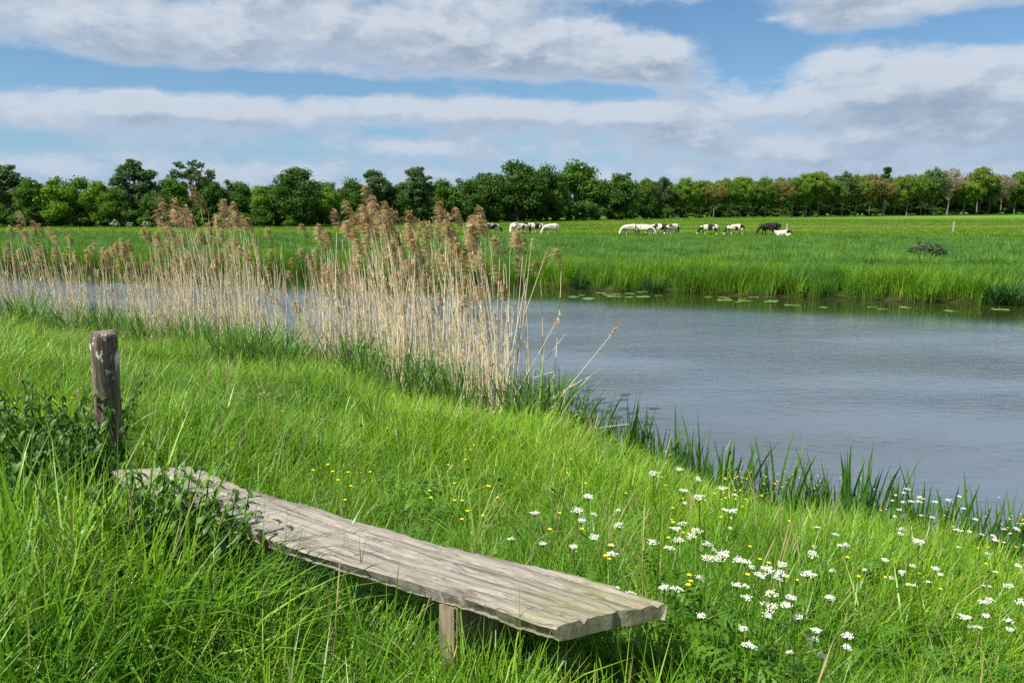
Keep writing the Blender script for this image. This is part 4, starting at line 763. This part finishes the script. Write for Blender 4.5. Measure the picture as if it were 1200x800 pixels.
scatter('dry_straw', DS, np.stack([x, y, height(x, y)], 1), rng.random(len(x))*6.28, rng.uniform(.7, 1.15, len(x)), 'thin dead straw and seed heads among the meadow grass', tilt=.2)

# ------------------------------------------------------------------ cow parsley
def parsley(seed):
    random.seed(seed); r = np.random.default_rng(seed); S = Acc(); Fw = Acc(); Lf = Acc(); H = random.uniform(.55, .7)
    def tb(P, r0, r1): V, Q = tube(P, np.linspace(r0, r1, len(P)), 4); S.add(V, Q, tint=np.full(len(V), .6), hh=np.zeros(len(V)))
    main = np.stack([np.linspace(0, random.uniform(-.05, .05), 6), np.linspace(0, random.uniform(-.05, .05), 6), np.linspace(0, H, 6)], 1); tb(main, .0035, .002)
    tips = []; heads = []
    for k_ in range(random.randint(2, 5)):
        q = random.uniform(.55, .9) if k_ else 1; b0 = np.array([np.interp(q, np.linspace(0, 1, 6), main[:, i_]) for i_ in range(3)]); a_ = random.random()*6.28; l_ = random.uniform(.06, .19) if k_ else .1
        e_ = b0+np.array([math.cos(a_)*l_*.55, math.sin(a_)*l_*.55, l_*.95]); tb(np.stack([b0, (b0+e_)/2+np.array([math.cos(a_)*.02, math.sin(a_)*.02, -.01]), e_]), .002, .0014); tips.append(e_)
    for e_ in tips:
        ur = random.uniform(.012, .026); Fw = Acc()
        for k_ in range(random.randint(6, 9)):
            a_ = k_*2.4; rr = ur*math.sqrt((k_+.5)/11); um = e_+np.array([math.cos(a_)*rr, math.sin(a_)*rr, .022-rr*.3+random.gauss(0, .002)]); tb(np.stack([e_, (e_+um)/2, um]), .0008, .0006)
            n = 12; a2 = r.random(n)*6.28; r3 = .0088*np.sqrt(r.random(n)); c_ = um+np.stack([r3*np.cos(a2), r3*np.sin(a2), r.normal(0, .0018, n)], 1); q_ = .0023
            nn = np.stack([r.normal(0, .35, n), r.normal(0, .35, n), np.ones(n)], 1); nn /= np.linalg.norm(nn, axis=1)[:, None]; aa = np.cross(nn, [1, 0, 0]); aa /= np.linalg.norm(aa, axis=1)[:, None]; bb = np.cross(nn, aa)
            V = np.stack([c_-aa*q_, c_-bb*q_, c_+aa*q_, c_+bb*q_], 1).reshape(-1, 3); Fw.add(V, np.arange(4*n).reshape(-1, 4), tint=np.repeat(r.random(n), 4), hh=np.zeros(4*n))
        heads.append(('flower_head', Fw.mesh('parsley_umbel', M['white'])))
    for k_ in range(7):
        q = random.uniform(.02, .55); b0 = np.array([np.interp(q, np.linspace(0, 1, 6), main[:, i_]) for i_ in range(3)]); a_ = random.random()*6.28
        for j in range(6):
            d_ = .05+.025*j; bb = b0+np.array([math.cos(a_)*d_, math.sin(a_)*d_, .05+.01*j-.002*j*j]); 
            for sg in (-1, 1): leaf_mesh(Lf, bb, a_+sg*.9, random.uniform(-.2, .4), .07-.007*j, .010, .1, .5)
    return [('stem', S.mesh('parsley_stem', M['parsley'])), *heads, ('foliage', Lf.mesh('parsley_leaves', M['parsley']))]
CP = [parsley(80+i_) for i_ in range(8)]; random.seed(5)
cpp = [(630, 607), (682, 586), (708, 597), (716, 642), (772, 572), (797, 550), (800, 618), (768, 640), (842, 600), (856, 582), (818, 627), (840, 656), (882, 662), (876, 690), (912, 660), (946, 607), (932, 640), (962, 640), (1000, 690), (1035, 645), (1060, 642), (1042, 592), (1064, 590), (1095, 587), (1110, 592), (1116, 655), (1112, 612), (1150, 618), (1185, 616), (1196, 622), (1165, 672), (1160, 710), (1196, 690), (1190, 732), (1130, 602), (945, 668), (936, 704), (966, 737), (1070, 605), (886, 704), (1170, 618), (1205, 640), (1082, 670), (1120, 700)]
def czone(px, py): return ('among the leftmost few beyond the bench' if px < 740 else 'in the middle patch beyond the bench end' if px < 900 else ('in the upper right patch by the iris leaves' if py < 630 else 'in the lower right patch of the meadow'))
for px, py in cpp:
    sc_ = random.uniform(.72, 1.05); h_ = .70*sc_; x0, y0, z0 = on_ground(px, py, h_); pr = random.choice(CP); make_thing('cow_parsley', pr, (x0, y0, z0), (random.gauss(0, .06), random.gauss(0, .06), random.random()*6.28), sc_, 'white flowering cow parsley '+czone(px, py), 'wildflower', 'cow parsley in the meadow')

# ------------------------------------------------------------------ buttercups
def cup(seed):
    random.seed(seed); H = .5; s = np.linspace(0, 1, 5); P = np.stack([random.uniform(-.05, .05)*s**2, random.uniform(-.05, .05)*s**2, H*s], 1); A = Acc(); V, Q = tube(P, .0012, 4); A.add(V, Q, tint=np.full(len(V), .5), hh=np.zeros(len(V))); st = A.mesh('buttercup_stem', M['parsley'])
    A = Acc()
    for k_ in range(5): leaf_mesh(A, P[-1], k_*1.2566, -.95, .0105, .0062, .1)
    return [('stem', st), ('flower', A.mesh('buttercup_flower', M['yellow']))]
BC = [cup(20+i_) for i_ in range(4)]; random.seed(11)
bpx = [(454, 466), (462, 470), (547, 530), (553, 530), (536, 546), (533, 552), (432, 565), (538, 590), (548, 598), (547, 602), (583, 579), (586, 588), (582, 580), (403, 566), (542, 492), (525, 571), (307, 467), (327, 467), (303, 469), (338, 489), (383, 550), (377, 560), (387, 567), (91, 474), (660, 490), (697, 505), (699, 506), (775, 534), (782, 540), (786, 536), (788, 548), (784, 568), (787, 575), (668, 608), (687, 640), (697, 655), (705, 660), (710, 655), (697, 662), (787, 630)]
bpx += [(random.gauss(905, 30), random.gauss(565, 8)) for _ in range(26)]+[(random.gauss(1175, 18), random.gauss(612, 8)) for _ in range(14)]+[(random.uniform(780, 1200), random.uniform(560, 700)) for _ in range(44)]+[(random.uniform(830, 870), random.uniform(575, 592)) for _ in range(8)]+[(random.uniform(380, 780), random.uniform(480, 640)) for _ in range(16)]
for px, py in bpx:
    h_ = .47; x0, y0, z0 = on_ground(px, py, h_); z_ = 'near the reeds and the bench' if px < 640 else 'beyond the near end of the bench' if px < 820 else ('in the dense drift before the iris leaves' if px < 960 and py < 590 else 'at the right edge by the iris leaves' if px > 1130 and py < 640 else 'scattered low among the white flowers' if py > 630 else 'among the upper white flowers by the water')
    k_ = random.uniform(1.0, 1.25); sc_ = 1.05; make_thing('buttercup', random.choice(BC), (x0, y0, z0-.02), (0, 0, random.random()*6.28), (k_*.9, k_*.9, sc_), 'small yellow buttercup '+z_, 'wildflower', 'buttercups in the meadow')
# yellow iris flowers on the far bank
for px, py, lab in [(825, 318, 'yellow iris flower leftmost on the far shore'), (832, 324, 'yellow iris flower just above the far waterline'), (938, 311, 'single yellow iris flower in the far shore grass'), (1041, 316, 'small yellow flower at right in far shore grass')]:
    x0, y0, z0 = on_ground(px, py, 1.0); make_thing('yellow_iris', [('stem', BC[0][0][1]), ('flower', BC[0][1][1])], (x0, y0, z0), (0, 0, 0), (4, 4, 2.05), lab, 'wildflower', 'yellow iris flowers on the far shore')
print('objects', len(sc.objects))
